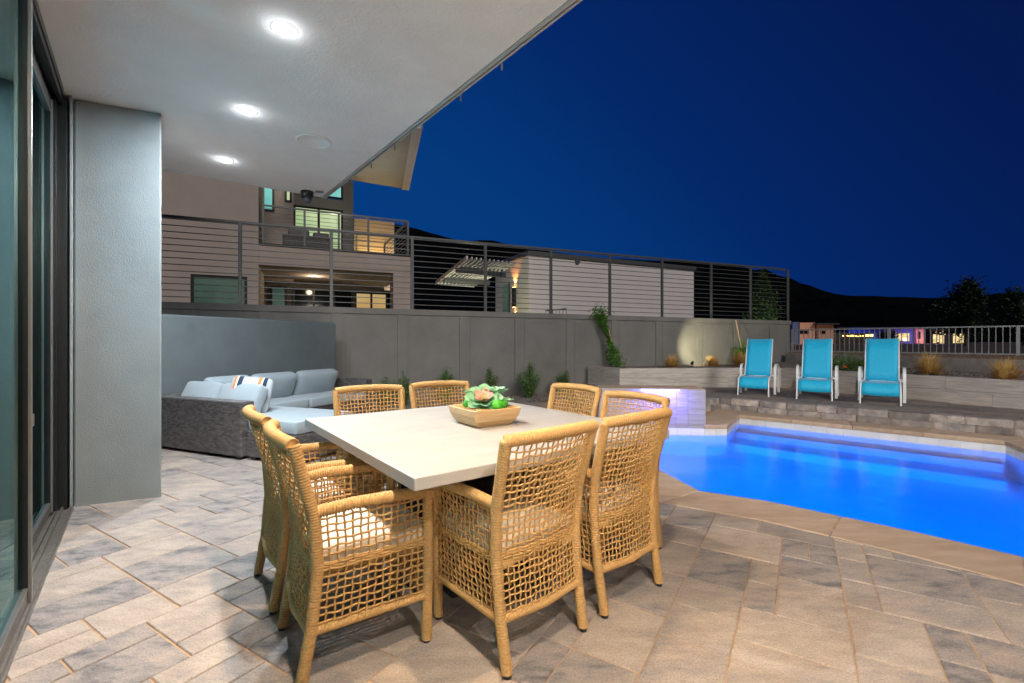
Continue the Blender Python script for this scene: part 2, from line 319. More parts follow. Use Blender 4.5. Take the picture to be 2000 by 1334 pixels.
class MB:
    def __init__(s): s.v = []; s.f = []; s.n = 0
    def add(s, v, f):
        v = np.asarray(v, float).reshape(-1, 3); s.v.append(v); o = s.n
        s.f += [tuple(int(i) + o for i in q) for q in f]; s.n += len(v)
    def box(s, c, d, rz=0, rx=0):
        x, y, z = [k / 2 for k in d]
        v = np.array([(a * x, b * y, e * z) for e in (-1, 1) for b in (-1, 1) for a in (-1, 1)])
        m = np.array(Matrix.Rotation(rz, 3, 'Z') @ Matrix.Rotation(rx, 3, 'X'))
        s.add(v @ m.T + np.array(c), [(0, 2, 3, 1), (4, 5, 7, 6), (0, 1, 5, 4), (2, 6, 7, 3), (0, 4, 6, 2), (1, 3, 7, 5)]); return s
    def prism(s, poly, z0, z1, ch=0):
        p = np.array([q[:2] for q in poly], float); n = len(p)
        a = sum(p[i][0] * p[(i + 1) % n][1] - p[(i + 1) % n][0] * p[i][1] for i in range(n))
        if a < 0: p = p[::-1]
        L = [np.c_[p, np.full(n, z0)]]
        if ch:
            L.append(np.c_[p, np.full(n, z1 - ch)]); L.append(np.c_[inset(p, ch), np.full(n, z1)])
        else: L.append(np.c_[p, np.full(n, z1)])
        f = [tuple(range(n - 1, -1, -1)), tuple(range((len(L) - 1) * n, len(L) * n))]
        for k in range(len(L) - 1):
            for i in range(n):
                j = (i + 1) % n; f.append((k * n + i, k * n + j, k * n + n + j, k * n + n + i))
        s.add(np.vstack(L), f); return s
    def tube(s, pts, r, seg=6, closed=False, cap=True, rfun=None):
        P = np.asarray(pts, float); n = len(P)
        T = np.roll(P, -1, 0) - np.roll(P, 1, 0)
        if not closed: T[0] = P[1] - P[0]; T[-1] = P[-1] - P[-2]
        T /= np.linalg.norm(T, axis=1)[:, None] + 1e-12
        ref = np.array((0, 0, 1.)) if abs(T[:, 2]).mean() < .75 else np.array((1., .13, 0))
        A = np.cross(T, ref); A /= np.linalg.norm(A, axis=1)[:, None] + 1e-12; B = np.cross(T, A)
        th = np.arange(seg) / seg * 2 * math.pi
        rr = np.full((n, seg), r) if np.isscalar(r) else np.asarray(r)[:, None] * np.ones(seg)
        if rfun is not None:
            d = np.r_[0, np.cumsum(np.linalg.norm(np.diff(P, axis=0), axis=1))]; rr = rr + rfun(d[:, None], th[None, :])
        V = P[:, None, :] + rr[:, :, None] * (np.cos(th)[None, :, None] * A[:, None, :] + np.sin(th)[None, :, None] * B[:, None, :])
        f = []
        for i in range(n if closed else n - 1):
            a = i * seg; b = ((i + 1) % n) * seg
            for k in range(seg): k2 = (k + 1) % seg; f.append((a + k, a + k2, b + k2, b + k))
        if cap and not closed: f += [tuple(range(seg))[::-1][::-1], tuple(range((n - 1) * seg, n * seg))]
        s.add(V.reshape(-1, 3), f); return s
    def bar(s, a, b, w, h):      # rectangular bar from a to b, w horizontal, h vertical
        a = Vector(a); b = Vector(b); t = (b - a).normalized(); u = t.cross(Vector((0, 0, 1)))
        if u.length < 1e-4: u = Vector((1, 0, 0))
        u.normalize(); q = u.cross(t); v = []
        for p in (a, b):
            for i, j in ((-1, -1), (1, -1), (1, 1), (-1, 1)): v.append(p + u * (i * w / 2) + q * (j * h / 2))
        s.add([tuple(x) for x in v], [(0, 1, 2, 3), (7, 6, 5, 4), (0, 4, 5, 1), (1, 5, 6, 2), (2, 6, 7, 3), (3, 7, 4, 0)]); return s
    def lathe(s, prof, c=(0, 0, 0), seg=32):
        th = np.arange(seg) / seg * 2 * math.pi; v = []
        for r, z in prof: v.append(np.c_[r * np.cos(th) + c[0], r * np.sin(th) + c[1], np.full(seg, z + c[2])])
        f = []
        for i in range(len(prof) - 1):
            for k in range(seg): k2 = (k + 1) % seg; f.append((i * seg + k, i * seg + k2, (i + 1) * seg + k2, (i + 1) * seg + k))
        f.append(tuple(range(seg))[::-1]); f.append(tuple(range((len(prof) - 1) * seg, len(prof) * seg)))
        s.add(np.vstack(v), f); return s
    def superell(s, c, d, e1=.3, e2=.25, nu=16, nv=32, rz=0, rx=0, ry=0, puff=0):
        ph = np.linspace(-math.pi / 2, math.pi / 2, nu + 1); th = np.arange(nv) / nv * 2 * math.pi + math.pi / nv
        sg = lambda x, e: np.sign(x) * np.abs(x) ** e
        PH, TH = np.meshgrid(ph, th, indexing='ij')
        x = sg(np.cos(PH), e1) * sg(np.cos(TH), e2); y = sg(np.cos(PH), e1) * sg(np.sin(TH), e2); z = sg(np.sin(PH), e1)
        z = z * (1 + puff * (1 - x ** 2) * (1 - y ** 2))
        V = np.stack([x * d[0] / 2, y * d[1] / 2, z * d[2] / 2], -1).reshape(-1, 3)
        m = np.array(Matrix.Rotation(rz, 3, 'Z') @ Matrix.Rotation(ry, 3, 'Y') @ Matrix.Rotation(rx, 3, 'X'))
        f = []
        for i in range(nu):
            for k in range(nv): k2 = (k + 1) % nv; f.append((i * nv + k, i * nv + k2, (i + 1) * nv + k2, (i + 1) * nv + k))
        s.add(V @ m.T + np.array(c), f); return s
    def mesh(s, name, m, smooth=False):
        me = bpy.data.meshes.new(name); v = np.vstack(s.v)
        me.from_pydata(v.tolist(), [], s.f); 
        if m is not None: me.materials.append(m)
        if smooth: me.polygons.foreach_set('use_smooth', [True] * len(me.polygons))
        me.update(); return me
    def build(s, name, m, parent=None, world=True, smooth=False, bevel=0):
        if world and parent is not None:
            w = np.array(wloc(parent)); s.v = [a - w for a in s.v]
        o = link(name, s.mesh(name, m, smooth), parent)
        if bevel:
            b = o.modifiers.new('bevel', 'BEVEL'); b.width = bevel; b.segments = 2; b.limit_method = 'ANGLE'
        return o
def inset(p, d):
    p = np.asarray(p, float); n = len(p); out = []
    for i in range(n):
        a, b, c = p[i - 1], p[i], p[(i + 1) % n]
        u = (b - a) / (np.linalg.norm(b - a) + 1e-9); w = (c - b) / (np.linalg.norm(c - b) + 1e-9)
        n1 = np.array((-u[1], u[0])); n2 = np.array((-w[1], w[0])); m = n1 + n2; k = 1 + n1 @ n2
        out.append(b + m * d / max(k, .35))
    return np.array(out)
def sheet_with_hole(outer, hole, z):
    bm = bmesh.new(); ed = []
    for lp in (outer, hole):
        if not lp: continue
        vs = [bm.verts.new((x, y, z)) for x, y in lp]
        for i in range(len(vs)): ed.append(bm.edges.new((vs[i], vs[(i + 1) % len(vs)])))
    bmesh.ops.triangle_fill(bm, edges=ed, use_beauty=True, normal=(0, 0, 1))
    for f in bm.faces:
        if f.normal.z < 0: f.normal_flip()
    me = bpy.data.meshes.new('sheet'); bm.to_mesh(me); bm.free(); return me
def sheet(name, outer, hole, z, m, parent=None, kind=None):
    me = sheet_with_hole(outer, hole, z); me.materials.append(m); o = link(name, me, parent)
    if kind: o['kind'] = kind
    return o
def lamp(name, typ, loc, energy, color, target=None, size=.1, parent=None, **k):
    l = bpy.data.lights.new(name, typ); l.energy = energy; l.color = color
    if typ == 'AREA': l.shape = 'DISK'; l.size = size
    elif typ in ('POINT', 'SPOT'): l.shadow_soft_size = size
    for a, b in k.items(): setattr(l, a, b)
    o = bpy.data.objects.new(name, l); C.objects.link(o); o.location = loc
    if target is not None:
        o.rotation_euler = (Vector(target) - Vector(loc)).to_track_quat('-Z', 'Y').to_euler()
    return o

# surveying helpers: a sight line from the tripod meets a level or a wall plane
FPX = 910.
def at_level(u, v, z): Y = FPX * (CAMH - z) / (v - 667); return ((u - 1000) / FPX * Y, Y, z)
WA = np.array((-3.49, 8.96)); WD = np.array((12.45, 6.04)); WD /= np.linalg.norm(WD); WN = np.array((-WD[1], WD[0]))
def on_wall(u, v=None, D=0.):
    A = WA + WN * D; k = (u - 1000) / FPX; t = (k * A[1] - A[0]) / (WD[0] - k * WD[1]); P = A + WD * t
    return t, (None if v is None else CAMH + (667 - v) / FPX * P[1])
def wp(t, D=0., z=0.): P = WA + WN * D + WD * t; return (P[0], P[1], z)

# ================================================================== STRUCTURE
HN = np.array((.7821, .6231)); HD = np.array((-.6231, .7821))     # house wall: outward normal and direction
def hp(n, d, z=0.): P = HN * n + HD * d; return (P[0], P[1], z)
ZC = 3.04
POOL = [(1.53, 3.82), (1.42, 4.35), (1.1, 5.9), (1.28, 6.98), (2.82, 6.84), (3.15, 6.85), (3.8, 7.8), (6.1, 5.75), (4.0, 1.6), (2.9, 2.64), (2.62, 2.955), (2.30, 3.26), (1.965, 3.56)]
PATIO = [(-9, -3), (9.5, -3), (9.5, 7), (4.3, 10.8), (1.5, 11.3), (-6, 7.6), (-9, 6.2)]
LOW = [(-30, -30), (40, -30), (14, 0), (10.4, 5), (9.74, 8.86), (9.5, 11.6), (8.75, 14.7), wp(13.7, .1)[:2], wp(-34, .1)[:2]]
sheet('soil', LOW, POOL, -.14, M['gravel'], kind='structure')
HIGH = [(14, 0), (40, -30), (3000, -2000), (3000, 3500), (-3000, 3500), (-3000, -1500), wp(-34, .1)[:2], wp(13.7, .1)[:2], (8.75, 14.7), (9.5, 11.6), (9.74, 8.86), (10.4, 5)]
sheet('desert_ground', HIGH, None, .84, M['soil'], kind='structure')

# ---- patio pavers
patio = sheet('patio', PATIO, POOL, -.006, M['sand'], kind='structure')
CU = .138; PD = np.array((.5255, .8508)); QD = np.array((-.8508, .5255)); P0, Q0 = 2.41, -.045
def clip_poly(poly, pt, nrm):
    out = []; n = len(poly)
    for i in range(n):
        a, b = poly[i], poly[(i + 1) % n]; da = (a - pt) @ nrm; db = (b - pt) @ nrm
        if da >= 0: out.append(a)
        if da * db < 0: out.append(a + (b - a) * da / (da - db))
    return out
near_edges = [2, 1, 0, 12, 11, 10, 9, 8]   # indices walking the patio side of the pool
pe = []
for i in range(len(near_edges) - 1):
    a = np.array(POOL[near_edges[i]]); b = np.array(POOL[near_edges[i + 1]]); t = (b - a) / np.linalg.norm(b - a); nn = np.array((t[1], -t[0]))
    if nn @ (np.array((3.3, 5)) - a) > 0: nn = -nn
    pe.append((a + nn * .30, nn))
def pack(pr, qr, seed, sizes, inside):
    r = random.Random(seed); occ = set(); out = []
    for i in range(*pr):
        for j in range(*qr):
            if (i, j) in occ: continue
            opts = sizes[:]; r.shuffle(opts)
            for a, b in opts + [(1, 1)]:
                cells = [(i + x, j + y) for x in range(a) for y in range(b)]
                if any(c in occ for c in cells): continue
                occ.update(cells); out.append((i, j, a, b)); break
    return out
def paver_poly(i, j, a, b, gp=.0085, gq=.0050):
    q = []
    for x, y, sx, sy in ((0, 0, 1, 1), (a, 0, -1, 1), (a, b, -1, -1), (0, b, 1, -1)):
        P = PD * (P0 + CU * (i + x) + sx * gp / 2) + QD * (Q0 + CU * (j + y) + sy * gq / 2); q.append(P)
    return q
pav = []
SZ = [(3, 3), (3, 2), (3, 2), (3, 2), (2, 2), (2, 2), (2, 3), (2, 1)]
colm = np.array((-3.03, 3.57))
for (i, j, a, b) in pack((-22, 52), (-44, 62), 5, SZ, None):
    q = paver_poly(i, j, a, b); c = sum(q) / 4
    if c[1] < .7 or HN @ c < -.55: continue
    if abs(c[0]) > 1.25 * c[1] + .6: continue
    s, _ = None, None
    dw = (c - WA) @ WN
    if dw > -1.25: continue
    if c[0] > .9 and c[1] > 6.6: continue
    best = max(((c - p) @ n, k) for k, (p, n) in enumerate(pe))
    if c[0] > .7 and min(abs(v) for v in (1,)):
        sd, k = best
        if sd < -.02: continue
        if sd < .45: q = clip_poly(q, pe[k][0], pe[k][1])
        if len(q) < 3: continue
    if c[0] > 3.6 and c[1] > 1.4 and best[0] < .1: continue
    pav.append((np.linalg.norm(c), q))
pav.sort(key=lambda t: t[0])
rest = MB()
for k, (d, q) in enumerate(pav):
    z = rnd.uniform(-.0012, .0012)
    if k < 296: MB().prism(q, -.05, z, .0035).build('paver', M['paver'], patio)
    else: rest.prism(q, -.05, z, .0035)
if rest.n: o = rest.build('far_pavers', M['paver'], patio); o['kind'] = 'stuff'

# ---- own house: roof over the patio, column, sliding glass doors
house = thing('house', 'stucco house with deep flat patio roof, column and sliding glass doors on the left', 'house', (-3.3, 3.4, 0))
roof = MB().prism([hp(-.42, -8)[:2], hp(1.775, -8)[:2], hp(1.775, 6.07)[:2], hp(-.6, 6.22)[:2]], ZC, ZC + .42).build('patio_roof', M['ceiling'], house, bevel=.004)
MB().prism([hp(-4.4, -8)[:2], hp(-.43, -8)[:2], hp(-.61, 6.22)[:2], hp(-4.4, 6.2)[:2]], ZC, ZC + .42).build('inner_roof', M['ceiling'], house)
for o0, w, z0, z1, mm in ((1.78, .022, ZC - .006, ZC + .10, 'trim_paint'), (1.804, .010, ZC + .004, ZC + .10, 'metal_dark'), (1.816, .016, ZC - .002, ZC + .10, 'trim_paint')):
    MB().prism([hp(o0, -8)[:2], hp(o0 + w, -8)[:2], hp(o0 + w, 6.09)[:2], hp(o0, 6.09)[:2]], z0, z1).build('edge_trim', M[mm], house)
for k, (n0, d0) in enumerate([(1.77, x) for x in (.05, 2.42, 2.92, 3.52, 4.05, 4.62, 5.2)]):
    MB().box(hp(n0 + .072, d0, ZC - .012), (.010, .012, .05), rz=R(38)).build('trim_clip', M['metal_silver'], house)
MB().box(hp(1.68, 5.82, ZC - .012), (.09, .018, .022), rz=R(10)).build('cable_clip', M['metal_silver'], house)
# column
ca, cb = hp(-.375, 4.745)[:2], hp(.138, 4.745)[:2]
MB().prism([hp(-.39, 4.745)[:2], hp(.128, 4.62)[:2], hp(.128, 5.3)[:2], hp(-.39, 5.3)[:2]], -.02, ZC - .002).build('column', M['stucco_blue'], house, bevel=.012)
MB().prism([hp(-4.2, 4.9)[:2], hp(-.42, 4.9)[:2], hp(-.42, 5.2)[:2], hp(-4.2, 5.2)[:2]], -.02, ZC - .002).build('side_wall', M['stucco_blue'], house)
# door head, jamb, sill tracks
D0, D1 = -1.2, 4.70
def hbox(name, n0, n1, d0, d1, z0, z1, m, parent=house, bev=.002):
    return MB().prism([hp(n0, d0)[:2], hp(n1, d0)[:2], hp(n1, d1)[:2], hp(n0, d1)[:2]], z0, z1).build(name, M[m], parent, bevel=bev)
hbox('door_jamb', -.60, -.42, D1 - .02, D1 + .17, 0, ZC - .03, 'metal_bronze')
hbox('jamb_fin', -.56, -.47, D1 - .10, D1 - .03, .02, ZC - .08, 'metal_bronze')
hbox('plaster_return', -.408, -.394, D1 - .01, D1 + .16, -.02, ZC - .004, 'stucco_blue')
hbox('door_head', -.64, -.43, -1.2, D1 - .02, ZC - .055, ZC - .001, 'metal_bronze')
for k, n0 in enumerate((-.45, -.51, -.57, -.63)):
    hbox('head_rail', n0 - .012, n0 + .012, -1.2, D1 - .03, ZC - .10, ZC - .055, 'metal_bronze')
hbox('sill', -.66, -.385, -1.2, D1, -.02, .006, 'track', bev=.001)
for n0 in (-.40, -.445, -.475, -.535, -.595):
    hbox('sill_track', n0 - .005, n0 + .005, -1.2, D1 - .01, .006, .028, 'track', bev=.001)
def door_panel(label, n0, d0, d1, side):
    t = thing('sliding_door', label, 'glass door', hp(n0, d0, .02), group='sliding glass door panels')
    MB().prism([hp(n0 - .004, d0 + .05)[:2], hp(n0 + .004, d0 + .05)[:2], hp(n0 + .004, d1 - .05)[:2], hp(n0 - .004, d1 - .05)[:2]], .09, ZC - .19).build('pane', M['glass'], t)
    for a, b in ((d0, d0 + .055), (d1 - .055, d1)):
        st = MB().prism([hp(n0 - .02, a)[:2], hp(n0 + .02, a)[:2], hp(n0 + .02, b)[:2], hp(n0 - .02, b)[:2]], .03, ZC - .105).build('stile', M['metal_bronze'], t, bevel=.002)
    for z0, z1 in ((.03, .09), (ZC - .19, ZC - .105)):
        MB().prism([hp(n0 - .019, d0 + .055)[:2], hp(n0 + .019, d0 + .055)[:2], hp(n0 + .019, d1 - .055)[:2], hp(n0 - .019, d1 - .055)[:2]], z0, z1).build('rail', M['track'], t, bevel=.002)
    for z0, z1 in ((.09, .10), (ZC - .2, ZC - .19)):
        MB().prism([hp(n0 + .004, d0 + .055)[:2], hp(n0 + .021, d0 + .055)[:2], hp(n0 + .021, d1 - .055)[:2], hp(n0 + .004, d1 - .055)[:2]], z0, z1).build('glazing_bead', M['metal_silver'], t)
    MB().prism([hp(n0 + .0205, d1 - .055)[:2], hp(n0 + .032, d1 - .055)[:2], hp(n0 + .032, d1 - .035)[:2], hp(n0 + .0205, d1 - .035)[:2]], .03, ZC - .11).build('edge_strip', M['metal_silver'], t)
    return t
p1 = door_panel('nearest glass sliding door panel, bronze stile with small pull, at left edge', -.425, .15, 3.11, 1)
MB().tube([hp(-.404, 3.085, .90), hp(-.392, 3.085, .89), hp(-.392, 3.085, .84), hp(-.404, 3.085, .83)], .004, 8).build('pull_handle', M['metal_silver'], p1, smooth=True)
door_panel('far closed glass sliding door panel beside the grey stucco column', -.515, 2.98, 4.62, 1)
# room behind the glass
hbox('room_floor', -4.4, -.67, -1.5, 4.9, -.03, .0, 'floor_in')
hbox('room_wall', -4.5, -4.4, -8, 5, 0, ZC, 'stucco_brown')
cm = MB()
def curtain(d0, d1, n0, label):
    pts = []; n = int((d1 - d0) / .012)
    for k in range(n + 1):
        d = d0 + (d1 - d0) * k / n; a = n0 + .022 * math.sin(d * 47) + .012 * math.sin(d * 19 + 1)
        pts.append(hp(a, d))
    v = [(x, y, .03) for x, y, _ in pts] + [(x, y, ZC - .06) for x, y, _ in pts]; m = len(pts)
    b = MB(); b.add(v, [(i, i + 1, m + i + 1, m + i) for i in range(m - 1)])
    o = b.build('curtain', M['curtain'], None, smooth=True)
    tag(o, label, 'curtain'); return o
curtain(-1.2, 2.9, -.70, 'teal curtain in folds behind the nearest glass door panel')
curtain(2.96, 4.6, -.72, 'teal curtain in folds behind the far door panel by the column')

# upper storey of the own house (behind and above the tripod)
MB().prism([hp(-4.4, -8)[:2], hp(-.2, -8)[:2], hp(-.2, 5.9)[:2], hp(-4.4, 5.9)[:2]], ZC + .43, 6.2).build('upper_wall', M['stucco_blue'], house)

# ---- pool
pool = thing('swimming_pool', 'blue lit swimming pool with angled sandstone edge and white waterline tiles', 'pool', (3.3, 5, 0))
cen = np.array((3.3, 5.0)); n = len(POOL)
PA = [np.array(p) for p in POOL]   # clockwise seen from above
area = sum(PA[i][0] * PA[(i + 1) % n][1] - PA[(i + 1) % n][0] * PA[i][1] for i in range(n))
if area < 0: PA = PA[::-1]          # now counter-clockwise
ZW = -.15
bs = MB()
for i in range(n):
    a, b = PA[i], PA[(i + 1) % n]
    bs.add([(*a, -1.35), (*b, -1.35), (*b, -.05), (*a, -.05)], [(3, 2, 1, 0)])
bs.build('basin_wall', M['plaster'], pool)
fm = sheet_with_hole([tuple(p) for p in PA], None, -1.35); fm.materials.append(M['plaster']); link('basin_floor', fm, pool, loc=(-3.3, -5, 0))
A_, B_ = np.array((3.8, 7.8)), np.array((6.1, 5.75)); fd = (B_ - A_) / np.linalg.norm(B_ - A_); fn = np.array((-fd[1], fd[0])) * -1
for k, (w, z) in enumerate(((.40, -.50), (.85, -.92))):
    a = A_ + fd * .06 - fd * .0; b = B_ - fd * .06
    MB().prism([a - fn * -.0, b, b + fn * w, a + fn * w], -1.349, z, .012).build('step', M['plaster'], pool, bevel=.01)
# waterline tiles
for i in range(n):
    a, b = PA[i], PA[(i + 1) % n]; L = np.linalg.norm(b - a); t = (b - a) / L; inn = np.array((-t[1], t[0])); m = max(1, round(L / .205)); w = L / m
    vis = (a[1] + b[1]) / 2 > 4.6 or (a[0] + b[0]) / 2 > 4
    if not vis: continue
    for k in range(m):
        p = a + t * (w * k + .003); q = a + t * (w * (k + 1) - .003); d = rnd.uniform(.008, .0105)
        MB().prism([p, q, q + inn * d, p + inn * d], -.225, -.052).build('waterline_tile', M['tile_white'], pool, bevel=.0015)
# coping stones
out = []
for i in range(n):
    a, b, c = PA[i - 1], PA[i], PA[(i + 1) % n]
    u = (b - a) / np.linalg.norm(b - a); w = (c - b) / np.linalg.norm(c - b)
    n1 = np.array((u[1], -u[0])); n2 = np.array((w[1], -w[0])); out.append(b + (n1 + n2) * .44 / max(.4, 1 + n1 @ n2))
idx = {tuple(p): i for i, p in enumerate(PA)}
def stone_pts(ks, f0=0, f1=1):
    ins, outs = [], []
    for j, k in enumerate(ks):
        p, o_ = PA[k], out[k]; d = (o_ - p) / np.linalg.norm(o_ - p); ins.append(p - d * .018); outs.append(o_)
    ins[0] = ins[0] + (ins[1] - ins[0]) * f0; outs[0] = outs[0] + (outs[1] - outs[0]) * f0
    ins[-1] = ins[-1] + (ins[-2] - ins[-1]) * (1 - f1); outs[-1] = outs[-1] + (outs[-2] - outs[-1]) * (1 - f1)
    return ins + outs[::-1]
CHAIN = [[(1.53, 3.82), (1.965, 3.56), (2.30, 3.26)], [(2.30, 3.26), (2.62, 2.955), (2.9, 2.64)]]
inchain = {frozenset(e) for c in CHAIN for e in zip(c[:-1], c[1:])}
for c in CHAIN:
    ks = [idx[p] for p in c]; q = stone_pts(ks, .006, .994)
    MB().prism(q, -.05, .006, .008).build('coping_stone', M['coping'], pool)
for i in range(n):
    a, b = PA[i], PA[(i + 1) % n]; L = np.linalg.norm(b - a)
    if {tuple(a), tuple(b)} == {(1.28, 6.98), (2.82, 6.84)} or frozenset((tuple(a), tuple(b))) in inchain: continue
    oa, ob = out[i], out[(i + 1) % n]; m = max(1, round(L / (1.3 if (a + b)[1] < 8 else .86))); t = (b - a) / L; inn = np.array((-t[1], t[0]))
    ia, ib = a + inn * .018, b + inn * .018
    for k in range(m):
        g = .004; f0, f1 = k / m + g / L, (k + 1) / m - g / L
        q = [ia + (ib - ia) * f0, ia + (ib - ia) * f1, oa + (ob - oa) * f1, oa + (ob - oa) * f0]
        MB().prism(q, -.05, .006 + rnd.uniform(-.001, .001), .009).build('coping_stone', M['coping'], pool)
wm = sheet_with_hole([tuple(p) for p in PA], None, ZW); wm.materials.append(M['water']); wat = link('pool_water', wm); wat['kind'] = 'structure'; wat['label'] = 'glowing blue pool water'
# pool lamps: round niches under water on the patio side wall
for (x, y), (tx, ty), e, lb in (((2.34, 3.38), (5.2, 7.2), 110, 'underwater pool lamp in the curved near wall, left one'), ((3.35, 2.34), (5.0, 6.6), 110, 'underwater pool lamp in the curved near wall, right one'), ((1.36, 5.2), (4.5, 5.2), 130, 'underwater pool lamp in the short left wall'), ((5.35, 4.15), (2.6, 4.4), 130, 'underwater pool lamp in the right end wall')):
    pl = thing('pool_lamp', lb, 'lamp', (x, y, -.37), group='underwater pool lamps')
    dr = Vector((tx - x, ty - y, -.35)).normalized()
    o = MB().lathe([(.001, 0), (.10, 0), (.10, .02), (.085, .03), (.001, .03)], seg=20).build('lens', M['metal_silver'], pl, world=False)
    o.rotation_euler = dr.to_track_quat('Z', 'Y').to_euler()
    lamp('pool_light', 'AREA', (x + dr.x * .06, y + dr.y * .06, -.37), e * .85, (.0, .185, 1), (x + dr.x, y + dr.y, -.37 + dr.z), .20)

# ---- raised feature wall at the head of the pool
fw = thing('feature_wall', 'low pale striated tile feature wall glowing violet at the pool head', 'wall', (2.0, 7.0, 0))
fa, fb = np.array((1.30, 6.985)), np.array((2.84, 6.845)); ft = (fb - fa) / np.linalg.norm(fb - fa); fi = np.array((-ft[1], ft[0]))
MB().prism([fa + fi * .02, fb + fi * .02, fb + fi * .55, fa + fi * .55], -.2, .50).build('core', M['travertine'], fw)
L = np.linalg.norm(fb - fa); xs = [0, .66, 1.13, 1.3, L]
for i in range(4):
    for z0, z1 in ((-.05, .235), (.238, .523)):
        p = fa + ft * (xs[i] + .0015); q = fa + ft * (xs[i + 1] - .0015)
        MB().prism([p, q, q + fi * .018, p + fi * .018], z0, z1).build('tile', M['trav_pale'], fw, bevel=.001)
MB().prism([fb + fi * .02, fb + fi * .55, fb + fi * .55 + ft * .012, fb + fi * .02 + ft * .012], -.05, .523).build('tile', M['trav_pale'], fw)
MB().prism([fa + fi * .02, fb + fi * .02, fb + fi * .56, fa + fi * .56], .501, .528).build('cap', M['coping'], fw, bevel=.003)
sa, sb = fa + ft * .62, fa + ft * 1.18
MB().prism([sa - fi * .012, sb - fi * .012, sb + fi * .0, sa + fi * .0], .508, .522).build('led_strip', M['led_violet'], fw)
lm = (sa + sb) / 2 - fi * .35
for k, f in enumerate((.15, .5, .85)):
    p = sa + (sb - sa) * f - fi * .16
    lamp('led_glow', 'AREA', (p[0], p[1], .50), 4.0, (.15, .11, 1), (p[0] + fi[0] * .35, p[1] + fi[1] * .35, 0), .10)
# ---- raised deck behind the pool
ZD = .2
w1 = A_ - fn * .5 - fd * .474; wdir = fd
W1 = w1; W2 = w1 + wdir * 6.2; W0 = np.array((2.86, 7.68))
DECK = [tuple(W1), tuple(W0), (2.86, 7.55), (1.25, 7.62), (1.2, 11.6), (1.85, 11.4), (2.38, 10.3), (6.1, 10.55), (8.95, 4.5), tuple(W2)]
deck = sheet('raised_deck', DECK, None, ZD - .006, M['sand'], kind='structure'); 
MB().prism([W1 - fn * .02, W0 + np.array((0, .06)), (2.86, 7.6), (1.3, 7.65), (1.2, 11.5), (1.8, 11.4), (2.3, 10.4), (6.0, 10.6), (8.9, 4.6), W2 - fn * .02], -.1, ZD - .05).build('deck_fill', M['sand'], deck)
def inpoly(p, poly):
    x, y = p; c = False; n = len(poly)
    for i in range(n):
        x1, y1 = poly[i]; x2, y2 = poly[i - 1]
        if (y1 > y) != (y2 > y) and x < (x2 - x1) * (y - y1) / (y2 - y1) + x1: c = not c
    return c
dang = math.atan2(fd[1], fd[0])
dk = []
dp0 = W1.copy()
rr = random.Random(3)
row = 0; y = .34
yy = -0.0
while yy < 6.5:
    h = rr.choice((.28, .42)); xx = -7 + rr.uniform(0, .4)
    while xx < 7.5:
        w = rr.choice((.28, .42, .56)); q = [dp0 + fd * (xx + .004) - fn * (yy + .004), dp0 + fd * (xx + w - .004) - fn * (yy + .004), dp0 + fd * (xx + w - .004) - fn * (yy + h - .004), dp0 + fd * (xx + .004) - fn * (yy + h - .004)]
        if all(inpoly(p, DECK) for p in q): dk.append((np.linalg.norm(q[0]), q))
        else:
            k = [inpoly(p, DECK) for p in q]
            if any(k) and inpoly(sum(q) / 4, DECK) and yy > .1: dk.append((np.linalg.norm(q[0]), q))
        xx += w
    yy += h
dk.sort(key=lambda t: t[0]); rb = MB()
for k, (_, q) in enumerate(dk):
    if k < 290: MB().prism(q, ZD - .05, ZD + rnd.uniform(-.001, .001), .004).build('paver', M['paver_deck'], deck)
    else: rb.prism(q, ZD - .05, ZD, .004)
if rb.n: o = rb.build('far_pavers', M['paver_deck'], deck); o['kind'] = 'stuff'
# two courses of rough split blocks
bw = thing('block_wall', 'low wall of rough grey split-face blocks in two courses under the loungers', 'wall', (3.78, 8.49, 0))
def block_run(a, b, off, z0, z1, inn):
    L = np.linalg.norm(b - a); t = (b - a) / L; x = off
    while x < L:
        w = rr.choice((.27, .36, .42, .46)); x1 = min(x + w, L); xa = max(x, 0)
        if x1 - xa > .05:
            g = .004; d = rr.uniform(.0, .018); d2 = rr.uniform(.0, .02); p, q = a + t * (xa + g), a + t * (x1 - g); mid = (p + q) / 2
            nrm = inn
            fr = [p - nrm * d * .3, p + t * .02 - nrm * (d + .006), mid - nrm * (d2 + .012), q - t * .02 - nrm * (d + .004), q - nrm * d2 * .3]
            MB().prism(fr + [q + nrm * .16, p + nrm * .16], z0 + .002, z1 - .002, .006).build('block', M['block'], bw)
        x += w
    return
for (a, b, inn) in ((W1, W2, -fn), (W0, W1, np.array((-.65, .76)))):
    block_run(a, b, -.1, -.0, .10, inn); block_run(a, b, -.27, .10, ZD + .004, inn)

